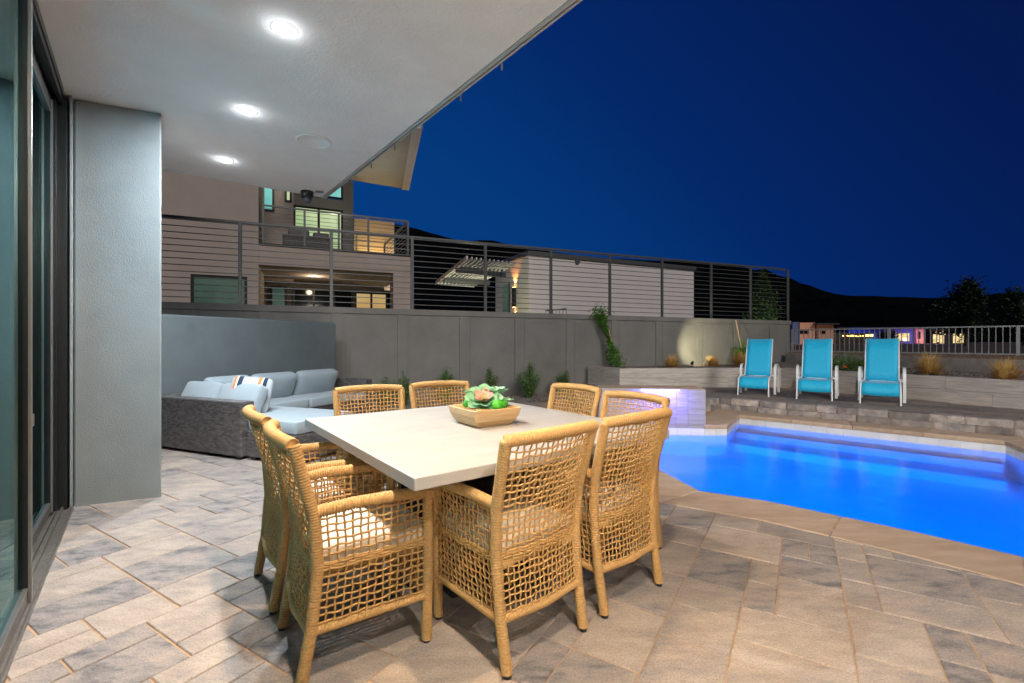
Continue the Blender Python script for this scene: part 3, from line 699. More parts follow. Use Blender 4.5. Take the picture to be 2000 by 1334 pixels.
# ---- planter faced with striated tiles
PF = [np.array(p) for p in ((1.85, 11.4), (2.38, 10.3), (6.1, 10.55), (9.1, 4.2))]; ZP = .635
pl = thing('planter', 'long raised planter faced with grey striated stone tiles behind the loungers', 'planter', (4, 10.4, ZD))
for i in range(3):
    a, b = PF[i], PF[i + 1]; L = np.linalg.norm(b - a); t = (b - a) / L; inn = np.array((-t[1], t[0])); m = max(1, round(L / 1.2))
    MB().prism([a + inn * .02, b + inn * .02, b + inn * .17, a + inn * .17], ZD - .1, ZP - .012).build('planter_core', M['concrete'], pl)
    for r_, (z0, z1) in enumerate(((ZD - .02, .415), (.418, ZP))):
        cuts = [0] + [(k + (.5 if r_ else 0)) / m for k in range(0 if r_ else 1, m)] + [1]
        for k in range(len(cuts) - 1):
            p = a + (b - a) * cuts[k] + t * .0015; q = a + (b - a) * cuts[k + 1] - t * .0015
            MB().prism([p, q, q + inn * .021, p + inn * .021], z0, z1).build('tile', M['travertine'], pl, bevel=.001)
    MB().prism([a + inn * .022, b + inn * .022, b + inn * .172, a + inn * .172], ZP - .011, ZP - .001).build('cap', M['travertine'], pl)
BEDP = [tuple(p + np.array((.0, .12))) for p in PF] + [(10.3, 5), (9.74, 8.86), (9.5, 11.6), (8.85, 14.7), (1.9, 11.6)]
sheet('planter_bed', BEDP, None, .575, M['gravel'], kind='structure')
# gravel bed along the fence wall
GB = [wp(-4.6, -.02)[:2], wp(-4.6, -1.28)[:2], wp(5.9, -1.28)[:2], wp(5.9, -.02)[:2]]
sheet('gravel_bed', GB, None, -.002, M['gravel'], kind='structure')
gs = MB(); ico = None
def stones(mb, pts, rmin, rmax, r=random.Random(11)):
    base = np.array([(1, 0, 0), (-1, 0, 0), (0, 1, 0), (0, -1, 0), (0, 0, 1), (0, 0, -1)], float)
    F = [(0, 2, 4), (2, 1, 4), (1, 3, 4), (3, 0, 4), (2, 0, 5), (1, 2, 5), (3, 1, 5), (0, 3, 5)]
    for p in pts:
        s = np.array([r.uniform(rmin, rmax) for _ in range(3)]) * (1, 1, .7); a = r.uniform(0, 6.28); ca_, sa_ = math.cos(a), math.sin(a)
        v = base * s * np.array([[r.uniform(.7, 1.2)] for _ in range(6)]); v = v @ np.array([[ca_, sa_, .2], [-sa_, ca_, .1], [0, -.2, 1]])
        mb.add(v + np.array(p), F)
pts = []
for _ in range(5200):
    t = rnd.uniform(0, 6.2); d = rnd.uniform(-1.27, -.05); pts.append(wp(t, d, .004))
stones(gs, pts, .012, .032)
o = gs.build('gravel', M['gravel_stone'], None); tag(o, 'dark grey gravel spread along the foot of the fence wall', 'gravel', kind='stuff')
gs = MB(); pts = []
while len(pts) < 6500:
    p = (rnd.uniform(1.8, 10), rnd.uniform(5, 15))
    if inpoly(p, BEDP): pts.append((*p, .582))
stones(gs, pts, .012, .034)
o = gs.build('gravel', M['gravel_stone'], None); tag(o, 'small grey stones covering the raised planter bed', 'gravel', kind='stuff')

# ---- concrete block wall behind the planter
cw = thing('concrete_wall', 'low weathered concrete block wall between planter and picket railing', 'wall', (9.6, 10, .5))
CW = [np.array(p) for p in ((8.62, 14.7), (9.5, 11.6), (9.74, 8.86), (10.3, 5.2))]
for i in range(3):
    a, b = CW[i], CW[i + 1]; L = np.linalg.norm(b - a); t = (b - a) / L; inn = np.array((-t[1], t[0])); m = max(1, round(L / 1.25))
    for k in range(m):
        p = a + (b - a) * (k / m) + t * .004; q = a + (b - a) * ((k + 1) / m) - t * .004; d = rnd.uniform(0, .008)
        MB().prism([p - inn * d, q - inn * d, q + inn * .25, p + inn * .25], .5, .865 + rnd.uniform(-.004, .004)).build('block', M['concrete'], cw, bevel=.008)
GR = [tuple(p + np.array((.2, .05))) for p in CW] + [(12.6, 7), (13.6, 12), (13.4, 17), (13, 22), (9, 16)]
sheet('gravel_terrace', [GR[0], GR[1], GR[2], GR[3], GR[4], GR[5], GR[6], GR[7], GR[8]], None, .862, M['gravel_brown'], kind='structure')
gs = MB(); pts = []
while len(pts) < 3500:
    p = (rnd.uniform(8.8, 13.5), rnd.uniform(6, 17))
    if inpoly(p, GR): pts.append((*p, .868))
stones(gs, pts, .015, .04)
o = gs.build('gravel', M['gravel_brown'], None); tag(o, 'brown gravel strip on top behind the concrete block wall', 'gravel', kind='stuff')

# ---- long fence wall with pilasters and horizontal bar railing
ZT = 1.885
lw = thing('fence_wall', 'long grey stucco wall with shallow pilasters below the bar railing', 'wall', (0, 10.6, 0))
T0, T1 = -6.0, 13.82
MB().prism([wp(T0, .22)[:2], wp(T0, 0)[:2], wp(T1, 0)[:2], wp(T1, .22)[:2]], -.15, ZT).build('wall_body', M['stucco_wall'], lw, bevel=.01)
MB().prism([wp(T0, .25)[:2], wp(T0, -.03)[:2], wp(T1 + .03, -.03)[:2], wp(T1 + .03, .25)[:2]], ZT - .11, ZT + .012).build('cap_band', M['stucco_wall'], lw, bevel=.012)
seams = [-4.8, -3.6] + [on_wall(u)[0] for u in (355, 505, 647, 776, 897, 1005, 1105, 1193, 1280, 1361, 1433, 1502)]
for s_ in seams:
    MB().prism([wp(s_, -.002)[:2], wp(s_, -.03)[:2], wp(s_ + .2, -.03)[:2], wp(s_ + .2, -.002)[:2]], -.05, ZT - .112).build('pilaster', M['stucco_wall'], lw, bevel=.006)
for a, b in zip(seams[:-1], seams[1:]):
    MB().prism([wp(a + .255, -.002)[:2], wp(a + .255, -.012)[:2], wp(b - .055, -.012)[:2], wp(b - .055, -.002)[:2]], -.04, ZT - .165).build('panel', M['stucco_wall'], lw, bevel=.005)
rl = thing('bar_railing', 'tall metal railing of horizontal bars along the top of the long wall', 'railing', (0, 10.7, ZT))
ZR = 3.44
RD = .11
def zr(t): return 3.36 + .012 * (t + 3)     # the rail climbs slightly with the ground
MB().bar(wp(T0, RD, zr(T0)), wp(13.78, RD, zr(13.78)), .045, .045).build('top_rail', M['metal_rail'], rl, bevel=.004)
nb = 13
for k in range(nb):
    f = (k + .75) / (nb + .35)
    za = ZT + .03 + (zr(T0) - ZT) * f; zb = ZT + .03 + (zr(13.78) - ZT) * f
    MB().bar(wp(T0, RD, za), wp(13.76, RD, zb), .014, .014).build('bar', M['metal_rail'], rl)
for u in (469, 647, 805, 948, 1076, 1191, 1293, 1389, 1466, 1539):
    t = on_wall(u, D=RD)[0]
    MB().box(wp(t, RD, (ZT + zr(t)) / 2 + .0), (.06, .05, zr(t) - ZT - .02), rz=math.atan2(WD[1], WD[0])).build('post', M['metal_rail'], rl, bevel=.004)
    MB().box(wp(t, RD, ZT + .018), (.12, .10, .012), rz=math.atan2(WD[1], WD[0])).build('base_plate', M['metal_rail'], rl)
for t in (-3.1, -4.7):
    MB().box(wp(t, RD, (ZT + zr(t)) / 2), (.06, .05, zr(t) - ZT), rz=math.atan2(WD[1], WD[0])).build('post', M['metal_rail'], rl, bevel=.004)

# ---- low blue-grey wall behind the sofa
SA = R(23.0); sa_ = np.array((math.sin(SA), math.cos(SA))); sb_ = np.array((math.cos(SA), -math.sin(SA)))
S0 = np.array((-4.19, 5.51))
e1 = S0 + sa_ * 2.86
b_ = S0 - sa_ * 1.2
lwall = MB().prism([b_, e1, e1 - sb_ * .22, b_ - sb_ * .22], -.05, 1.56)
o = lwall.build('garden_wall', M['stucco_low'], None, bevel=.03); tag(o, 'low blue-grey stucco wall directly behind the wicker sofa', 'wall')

# ================================================================== NEIGHBOUR HOUSE (brown)
nh = thing('neighbour_house', 'brown stucco house with upper balcony and lit rooms beyond the railing', 'house', wp(0, 5, 0))
DF = 5.0
def fq(u, v, D=DF): t, z = on_wall(u, v, D); return t, z
def wbox(name, t0, t1, d0, d1, z0, z1, m, parent=nh, bev=0):
    return MB().prism([wp(t0, d0)[:2], wp(t1, d0)[:2], wp(t1, d1)[:2], wp(t0, d1)[:2]], z0, z1).build(name, M[m], parent, bevel=bev)
tL = -9.0; tC = fq(505, 500)[0]; tR = fq(808, 500)[0]; tP = fq(768, 500)[0]
zPt = fq(505, 478)[1]; zPb = fq(505, 517)[1]
w1t, w1z1 = fq(372, 535); w2t = fq(483, 540)[0]
wbox('wall', tL, w1t, DF, DF + .3, 0, 9.2, 'stucco_brown'); wbox('wall', w2t, tC, DF, DF + .3, 0, 9.2, 'stucco_brown')
wbox('wall', w1t, w2t, DF, DF + .3, w1z1, 9.2, 'stucco_brown'); wbox('wall', w1t, w2t, DF, DF + .3, 0, .9, 'stucco_brown')
def window(t0, t1, D, z0, z1, glow, parent=nh, fr='metal_bronze', mull=0, name='window'):
    f = MB(); w = .07; a = D - .02; b = D + .06
    for x0, x1, y0, y1 in ((t0, t1, z0, z0 + w), (t0, t1, z1 - w, z1), (t0, t0 + w, z0 + w, z1 - w), (t1 - w, t1, z0 + w, z1 - w)):
        f.prism([wp(x0, a)[:2], wp(x1, a)[:2], wp(x1, b)[:2], wp(x0, b)[:2]], y0, y1)
    fo = f.build(name, M[fr], parent)
    q = MB().prism([wp(t0 + w, D + .01)[:2], wp(t1 - w, D + .01)[:2], wp(t1 - w, D + .03)[:2], wp(t0 + w, D + .03)[:2]], z0 + w, z1 - w).build('pane', M[glow], fo)
    for k in range(mull):
        x = t0 + (t1 - t0) * (k + 1) / (mull + 1)
        MB().prism([wp(x - .04, D - .02)[:2], wp(x + .04, D - .02)[:2], wp(x + .04, D + .008)[:2], wp(x - .04, D + .008)[:2]], z0 + w, z1 - w).build('mullion', M[fr], fo)
    return fo
window(w1t, w2t, DF + .05, .9, w1z1, 'win_dim', mull=0)
# return wall of the recess, balcony slab / parapet, pier
wbox('wall', tC - .3, tC, DF + .3, DF + 7, 0, 9.2, 'stucco_brown')
wbox('parapet', tC, tR, DF, DF + .25, zPb, zPt, 'stucco_brown', bev=.01)
wbox('balcony_slab', tC, tR, DF + .25, DF + 4.3, zPb + .08, zPb + .35, 'stucco_brown')
wbox('slab_edge', tC, tR + .02, DF - .03, DF + .3, zPt, zPt + .06, 'metal_bronze')
wbox('pier', tP, tR, DF + .001, DF + .5, 0, zPb, 'stucco_brown', bev=.01)
wbox('ground_floor_wall', tC, tR - .1, DF + 4.4, DF + 4.7, 0, zPb + .1, 'stucco_grey')
a0, a1 = fq(572, 560, DF + 4.3)[0], fq(690, 560, DF + 4.3)[0]
window(a0, a1, DF + 4.3, .3, fq(600, 563, DF + 4.3)[1], 'win_black', mull=2, name='glass_door')
a0, a1 = fq(528, 560, DF + 4.3)[0], fq(560, 560, DF + 4.3)[0]
window(a0, a1, DF + 4.28, .3, fq(528, 558, DF + 4.3)[1], 'win_dim')
a0, a1 = fq(693, 560, DF + 4.25)[0], fq(757, 560, DF + 4.25)[0]
window(a0, a1, DF + 4.28, .3, fq(700, 570, DF + 4.3)[1], 'amber_wall_glow', mull=1)  # glowing pane stands in for an amber-lit wall
q = wp((a0 + tC) / 2, DF + 2.4, zPb - .1); lamp('balcony_fill', 'POINT', q, 16, (1, .74, .50), None, .1)  # added lamp, warms the recess under the balcony
# upper room wall (set back), clerestory and lit sliding door
DU = DF + 3.6
def fu(u, v): return on_wall(u, v, DU)
u0 = fu(505, 400)[0]; u1 = fu(690, 400)[0]; zS = fu(690, 352)[1]
d0, d1 = fu(573, 400)[0], fu(670, 400)[0]; zD = fu(600, 403)[1]
wbox('upper_wall', u0 - .5, d0, DU, DU + .25, zPb, zS - .05, 'stucco_brown')
wbox('upper_wall', d1, u1, DU, DU + .25, zPb, zS - .05, 'stucco_grey')
wbox('upper_wall', d0, d1, DU, DU + .25, zD, fu(670, 392)[1], 'stucco_grey')
window(d0, d1, DU + .02, zPb + .3, zD, 'win_green', mull=1, name='glass_door')
cz = fu(670, 390)[1]
window(fu(630, 380)[0], d1, DU + .02, cz, zS - .05, 'win_teal')
wbox('upper_wall', d0, fu(630, 380)[0], DU + .01, DU + .25, cz, zS - .05, 'stucco_grey')
window(fu(512, 380)[0], fu(536, 380)[0], DU - .06, fu(512, 412)[1], zS - .05, 'win_teal')
window(fu(556, 380)[0], fu(570, 380)[0], DU - .06, fu(556, 395)[1], zS - .05, 'win_green')
# flying roof with lit soffit
ZS = 7.5
s1 = at_level(690, 352, 0)
def lev(u, v, z): Y = FPX * (z - CAMH) / (667 - v); return ((u - 1000) / FPX * Y, Y)
sq = [lev(640, 344, ZS), lev(785, 368, ZS), lev(806, 245, ZS), lev(500, 200, ZS)]
MB().prism(sq, ZS, ZS + .30).build('flying_roof', M['soffit'], nh)
fa_, fb_ = np.array(sq[1]), np.array(sq[2]); tt = (fb_ - fa_) / np.linalg.norm(fb_ - fa_); nn_ = np.array((tt[1], -tt[0]))
if nn_[0] < 0: nn_ = -nn_
MB().prism([fa_ + nn_ * .002, fb_ + nn_ * .002, fb_ + nn_ * .28, fa_ + nn_ * .28], ZS - .06, ZS + .36).build('fascia', M['stucco_white'], nh)
# amber lit stair box beyond the balcony
b0, b1 = on_wall(692, 430, DF + 5)[0], on_wall(770, 430, DF + 5)[0]
ab = wbox('lit_wall', b0, b1, DF + 5.0, DF + 5.3, zPb, on_wall(700, 427, DF + 5)[1], 'stucco_white')
wbox('lit_panel', b0 + .1, on_wall(752, 430, DF + 5)[0], DF + 4.93, DF + 4.99, zPb, on_wall(700, 458, DF + 5)[1], 'stucco_white')
lpos = wp(b0 + .7, DF + 4.0, zPt + .25)
lamp('stair_glow', 'AREA', lpos, 26, (1, .55, .14), wp(b0 + 1, DF + 5, zPt + .9), .3)  # added lamp without fixture, throws amber onto this wall
q = wp(fu(640, 400)[0], DF + 2.2, zPt + .35); lamp('soffit_glow', 'AREA', q, 40, (1, .93, .82), (q[0] + .6, q[1] - 1.5, ZS), .3)  # added lamp, brightens the flying roof from below
# neighbour balcony railing
br = thing('balcony_railing', 'dark bar railing around the upper balcony of the brown house', 'railing', wp(tC, DF, zPt))
zb0 = zPt + .06; zb1 = fq(512, 399)[1]
def rail_run(A, B, z0, z1, nb, posts, m='metal_dark', parent=br, r=.012):
    A = np.array(A[:2]); B = np.array(B[:2])
    MB().bar((*A, z1), (*B, z1), .05, .045).build('top_rail', M[m], parent)
    for k in range(nb):
        z = z0 + (z1 - z0) * (k + .7) / (nb + .3); MB().bar((*A, z), (*B, z), r, r).build('bar', M[m], parent)
    for f in posts:
        P = A + (B - A) * f; MB().box((P[0], P[1], (z0 + z1) / 2), (.055, .055, z1 - z0), rz=math.atan2((B - A)[1], (B - A)[0])).build('post', M[m], parent)
tq = fq(514, 440)[0]; tr_ = fq(798, 440)[0]
rail_run(wp(tq, DF + .08), wp(tr_, DF + .08), zb0, zb1, 9, (0, .26, .49, .70, 1))
rail_run(wp(tr_, DF + .12), wp(tr_, DF + 4.0), zb0, zb1, 9, (.5, 1))
# covered balcony furniture
bs_ = thing('balcony_sofa', 'dark covered wicker sofa on the upper balcony behind its railing', 'sofa', wp(fq(560, 470, DF + 1.6)[0], DF + 1.6, zPt))
x0, x1 = fq(552, 470, DF + 1.6)[0], fq(648, 470, DF + 1.6)[0]
wbox('base', x0, x1, DF + 1.2, DF + 2.2, zPb + .35, zPt + .62, 'wicker', bs_, .05)
wbox('backrest', x0 + .15, x0 + (x1 - x0) * .55, DF + 2.0, DF + 2.4, zPt + .4, zPt + .98, 'wicker', bs_, .06)
wbox('armrest', x0 + (x1 - x0) * .6, x1 - .1, DF + 1.3, DF + 2.1, zPt + .6, zPt + .78, 'wicker', bs_, .05)
o = wbox('wall_light', fq(300, 490)[0], fq(316, 490)[0], DF - .14, DF - .002, fq(308, 499)[1], fq(308, 487)[1], 'black', None, .01)
tag(o, 'small black wall light on the brown wall beside the column', 'lamp')

# ================================================================== WHITE HOUSE with pergola
wh = thing('white_house', 'white flat roofed house with a slatted pergola beyond the railing', 'house', wp(8, 12, .8))
DW = 11.0
def fw_(u, v, D=DW): return on_wall(u, v, D)
t0 = fw_(1033, 520)[0]; t1 = fw_(1355, 520)[0]; zt = fw_(1033, 494)[1]
wbox('wall', t0, t1, DW, DW + .3, 0, zt - .12, 'stucco_white', wh)
zt2 = zt
MB().prism([wp(t0 - .1, DW - .1)[:2], wp(t1 + .1, DW - .1)[:2], wp(t1 + .1, DW + 7)[:2], wp(t0 - .1, DW + 7)[:2]], zt - .12, zt + .1).build('roof', M['metal_dark'], wh)
def D_at(u, t):
    D = DW
    while D < 40:
        P = wp(t, D); 
        if 1000 + FPX * P[0] / P[1] <= u: return D
        D += .02
De = D_at(968, t0); 
MB().prism([wp(t0, DW + .3)[:2], wp(t0, De)[:2], wp(t0 + .3, De)[:2], wp(t0 + .3, DW + .3)[:2]], 0, zt - .13).build('wall', M['stucco_white'], wh)
def zat(u, v, t): P = wp(t, D_at(u, t)); return CAMH + (667 - v) / FPX * P[1]
Da, Db = D_at(995, t0), D_at(983, t0)
MB().prism([wp(t0 - .04, Da)[:2], wp(t0 - .04, Db)[:2], wp(t0 - .002, Db)[:2], wp(t0 - .002, Da)[:2]], .5, zat(989, 556, t0)).build('door', M['win_dim'], wh)
MB().prism([wp(t0 - .05, Da - .12)[:2], wp(t0 - .05, Da)[:2], wp(t0 - .002, Da)[:2], wp(t0 - .002, Da - .12)[:2]], .5, zat(989, 553, t0)).build('door_frame', M['metal_dark'], wh)
# vent disc
p = wp(fw_(1127, 510)[0], DW - .04, fw_(1127, 511)[1])
o = MB().lathe([(.001, 0), (.14, 0), (.14, .05), (.001, .06)], seg=20).build('vent', M['metal_dark'], wh, world=False)
o.location = Vector(p) - wloc(wh); o.rotation_euler = (R(90), 0, math.atan2(WD[1], WD[0]))
# pergola
pg = thing('pergola', 'slatted metal pergola reaching out from the white house', 'pergola', wp(t0 - 2, DW + 1, 3))
zp = fw_(930, 508, DW + 1)[1]
zp0, zp1 = 4.35, 4.15
pc = [np.array(lev(852, 552, zp1)), np.array(lev(913, 503, zp0)), np.array(lev(1006, 514, zp0))]
vx = pc[2] - pc[1]; vy = pc[0] - pc[1]
npz = 12
def pz(f): return zp0 + (zp1 - zp0) * f
for k in range(npz):
    a = pc[1] + vx * (k / (npz - 1)); b = a + vy
    MB().bar((*a, pz(0)), (*b, pz(1)), .05, .09).build('slat', M['stucco_white'], pg)
for f, (m0, m1) in ((.28, (-.02, 1.1)), (.66, (-.02, 1.1))):
    a = pc[1] + vy * f + vx * m0; b = pc[1] + vy * f + vx * m1
    MB().bar((*a, pz(f) - .16), (*b, pz(f) - .16), .08, .22).build('beam', M['metal_dark'], pg)
a = pc[1]; b = pc[1] + vy
MB().bar((*(a - vx * .01), pz(0) - .02), (*(b - vx * .01), pz(1) - .02), .06, .16).build('edge_beam', M['stucco_white'], pg)
MB().bar((*b, pz(1) - .03), (*(b + vx), pz(1) - .03), .06, .12).build('edge_beam', M['stucco_white'], pg)
# up-down sconce
Ds = D_at(1007, t0); sp = wp(t0 - .09, Ds); zs0, zs1 = zat(1007, 600, t0), zat(1007, 562, t0)
sc_ = thing('wall_sconce', 'tall black up-down sconce glowing orange on the white house', 'lamp', (sp[0], sp[1], zs0))
ra = math.atan2(WD[1], WD[0])
MB().box((sp[0], sp[1], (zs0 + zs1) / 2), (.14, .22, zs1 - zs0), rz=ra).build('body', M['black'], sc_)
MB().box((sp[0], sp[1], zs1 + .012), (.10, .16, .015), rz=ra).build('lens', M['lamp_warm'], sc_)
MB().box((sp[0], sp[1], zs0 - .012), (.10, .16, .015), rz=ra).build('lens', M['lamp_warm'], sc_)
lamp('sconce_up', 'SPOT', (sp[0] - WD[0] * .03, sp[1], zs1 + .03), 170, (1, .34, .08), (sp[0] + .02, sp[1], zs1 + 1.2), .02, spot_size=R(75), spot_blend=.6)
lamp('sconce_down', 'SPOT', (sp[0] - WD[0] * .03, sp[1], zs0 - .03), 90, (1, .30, .05), (sp[0] + .02, sp[1], zs0 - 1), .02, spot_size=R(80), spot_blend=.6)
pcn = (pc[0] + pc[2]) / 2; q = (pcn[0], pcn[1], 2.6); lamp('pergola_glow', 'POINT', q, 170, (1, 1, .60), None, .15)  # last lamp is added, brightens the pergola slats from below
# small picket gate top poking over the wall
gp = thing('stair_rail', 'short black picket handrail just over the wall before the white house', 'railing', wp(on_wall(1080, 604, 1.4)[0], 1.4, 1.9))
g0, g1 = on_wall(1066, 607, 1.5), on_wall(1106, 603, 1.5)
MB().bar(wp(g0[0], 1.5, g0[1]), wp(g1[0], 1.5, g1[1]), .04, .03).build('handrail', M['black'], gp)
for k in range(7):
    f = k / 6; MB().bar(wp(g0[0] + (g1[0] - g0[0]) * f, 1.5, 1.0), wp(g0[0] + (g1[0] - g0[0]) * f, 1.5, g0[1] + (g1[1] - g0[1]) * f), .014, .014).build('picket', M['black'], gp)

# ================================================================== PICKET RAILING on the right
pr = thing('picket_railing', 'grey metal picket railing above the concrete wall overlooking dark hills', 'railing', (11, 13, .86))
fA, fB = np.array((9.55, 15.9)), np.array((13.2, 11.4)); 
def fz(f): return 1.60 + .0 * f
fLd = (fB - fA); fL = np.linalg.norm(fLd); fu_ = fLd / fL
MB().bar((*fA, 1.62), (*(fA + fu_ * 7.0), 1.62), .045, .04).build('top_rail', M['metal_picket'], pr, bevel=.004)
MB().bar((*fA, .905), (*(fA + fu_ * 7.0), .905), .035, .035).build('bottom_rail', M['metal_picket'], pr)
pm = MB().box((0, 0, 0), (.018, .018, .70)).mesh('picket', M['metal_picket'])
ang = math.atan2(fu_[1], fu_[0]); base = Vector(wloc(pr))
for k in range(54):
    P = fA + fu_ * (.11 + k * .128)
    link('picket', pm, pr, Vector((P[0], P[1], 1.262)) - base, (0, 0, ang))
for x in (.02, 2.63, 5.24):
    P = fA + fu_ * x; MB().box((P[0], P[1], 1.24), (.07, .07, .80), rz=ang).build('post', M['metal_picket'], pr, bevel=.004)

# ================================================================== MOUNTAINS, FAR HOUSES, TREES
def ridge(name, pts, Yd, depth, seed, m):
    r = random.Random(seed); us = np.linspace(pts[0][0], pts[-1][0], 260); pu = [p[0] for p in pts]; pv = [p[1] for p in pts]
    rows = 14; V = []
    for j in range(rows):
        f = j / (rows - 1)
        for i, u in enumerate(us):
            Y = Yd - depth * (1 - f); v = np.interp(u, pu, pv) + 1.3 * math.sin(u * .21 + seed) + 1.0 * math.sin(u * .53) + r.uniform(-1, 1) * .5
            zt_ = CAMH + (667 - v) / FPX * Yd; z = -2 + (zt_ + 2) * f ** 1.4 * (1 + (.10 * math.sin(i * .35 + j) + r.uniform(-.05, .05)) * (f < 1))
            V.append(((u - 1000) / FPX * Yd, Y, z))
    for i, u in enumerate(us): V.append(((u - 1000) / FPX * Yd, Yd + depth, -2))
    k = len(us); F = [(j * k + i, j * k + i + 1, (j + 1) * k + i + 1, (j + 1) * k + i) for j in range(rows) for i in range(k - 1)]
    b = MB(); b.add(V, F); o = b.build(name, m, None, smooth=False); o['kind'] = 'structure'; return o
ridge('mountain', [(-2200, 480), (300, 430), (700, 425), (800, 445), (870, 462), (905, 472), (960, 468), (1060, 492), (1200, 506), (1300, 508), (1390, 514), (1430, 514), (1490, 534), (1540, 546), (1585, 556), (1612, 570), (1640, 578), (1800, 582), (2400, 560), (4200, 600)], 1500, 500, 2, M['mountain'])
ridge('hill', [(-2200, 600), (900, 590), (1400, 600), (1560, 590), (1640, 577), (1700, 580), (1800, 582), (1900, 580), (2000, 584), (2600, 578), (4200, 600)], 500, 220, 5, M['mountain'])
def px_box(name, parent, u0, u1, v0, v1, Y, dep, m, bev=0):
    x0, x1 = (u0 - 1000) / FPX * Y, (u1 - 1000) / FPX * Y; z0, z1 = CAMH + (667 - v1) / FPX * Y, CAMH + (667 - v0) / FPX * Y
    return MB().box(((x0 + x1) / 2, Y + dep / 2, (z0 + z1) / 2), (x1 - x0, dep, z1 - z0)).build(name, m if not isinstance(m, str) else M[m], parent)
M['wall_pink'] = mat('far_wall_pink', (.42, .25, .19), .9, emis=None)
M['wall_blue'] = mat('far_wall_blue', (.05, .09, .22), .9)
M['wall_dark'] = mat('far_wall_dark', (.03, .03, .035), .9)
h1 = thing('far_house', 'far pinkish angular house just beyond the end of the long wall', 'house', (45, 75, .8))
for (a, b, c, d, mm) in ((1548, 1562, 629, 672, 'wall_blue'), (1560, 1592, 630, 672, 'wall_pink'), (1599, 1628, 633, 672, 'wall_pink'), (1560, 1700, 650, 672, 'wall_dark')):
    px_box('wall', h1, a, b, c, d, 75 + (.5 if mm == 'wall_dark' else 0), 6, mm)
for (a, b) in ((1561, 1580), (1603, 1612)): px_box('window', h1, a, b, 646, 652, 74.9, .05, 'win_black')
px_box('roof', h1, 1596, 1640, 631, 634, 74, 8, 'wall_dark')
lamp('far_house_glow', 'POINT', (44, 70, 1.6), 450, (1, .62, .40), None, .3)  # added lamp, brightens the front of this far house
h2 = thing('far_house', 'far low house lit blue and violet with a wide yellow window', 'house', (62, 80, .8))
px_box('wall', h2, 1640, 1808, 641, 671, 80, 8, 'wall_blue')
px_box('wall', h2, 1790, 1804, 642, 671, 79.4, .5, 'wall_pink')
px_box('window', h2, 1748, 1776, 651, 666, 79.9, .06, 'win_far'); px_box('window', h2, 1722, 1738, 654, 662, 79.9, .06, 'win_dim')
px_box('window', h2, 1793, 1798, 648, 662, 79.3, .06, 'win_black')
px_box('roof', h2, 1635, 1815, 639, 642, 79, 10, 'wall_dark')
lamp('far_blue', 'POINT', (58.5, 77.5, 2.0), 330, (.05, .15, 1), None, .3); lamp('far_violet', 'POINT', (67.5, 77.5, 2.5), 230, (.55, .2, 1), None, .3)  # added coloured lamps, turn the far house blue and violet
lamp('far_pink', 'POINT', (69.4, 77.6, 1.6), 160, (1, .45, .35), None, .3)  # added lamp, warms the pink end of the far house
h3 = thing('far_house', 'far house with warm lit porch seen through the right railing', 'house', (76, 82, .8))
px_box('wall', h3, 1818, 1890, 646, 671, 82, 8, 'wall_dark')
for (a, b, c, d) in ((1823, 1829, 653, 670), (1831, 1834, 654, 668), (1836, 1844, 655, 671), (1862, 1884, 652, 670)): px_box('window', h3, a, b, c, d, 81.9, .06, 'win_far')
px_box('roof', h3, 1814, 1894, 643, 646, 81, 10, 'wall_dark')
for k, (u, v) in enumerate(((1829, 649), (1837, 650), (1842, 648), (1846, 653))): px_box('porch_lamp', h3, u - .8, u + .8, v - .8, v + .8, 81.5, .1, 'win_far')
sl = thing('string_lights', 'row of small orange garden lights in the dark distance', 'lights', (55, 85, 1.5))
M['tiny_orange'] = emit('tiny_orange', (1, .50, .12), 5)
for k in range(34):
    u = 1646 + rnd.uniform(0, 58); px_box('bulb', sl, u, u + rnd.uniform(.8, 1.8), 655 + (u > 1670) * .8 - (u > 1687) * 2.2 + rnd.uniform(-.8, .8), 657 + rnd.uniform(-.4, .6), 74, .1, 'tiny_orange')

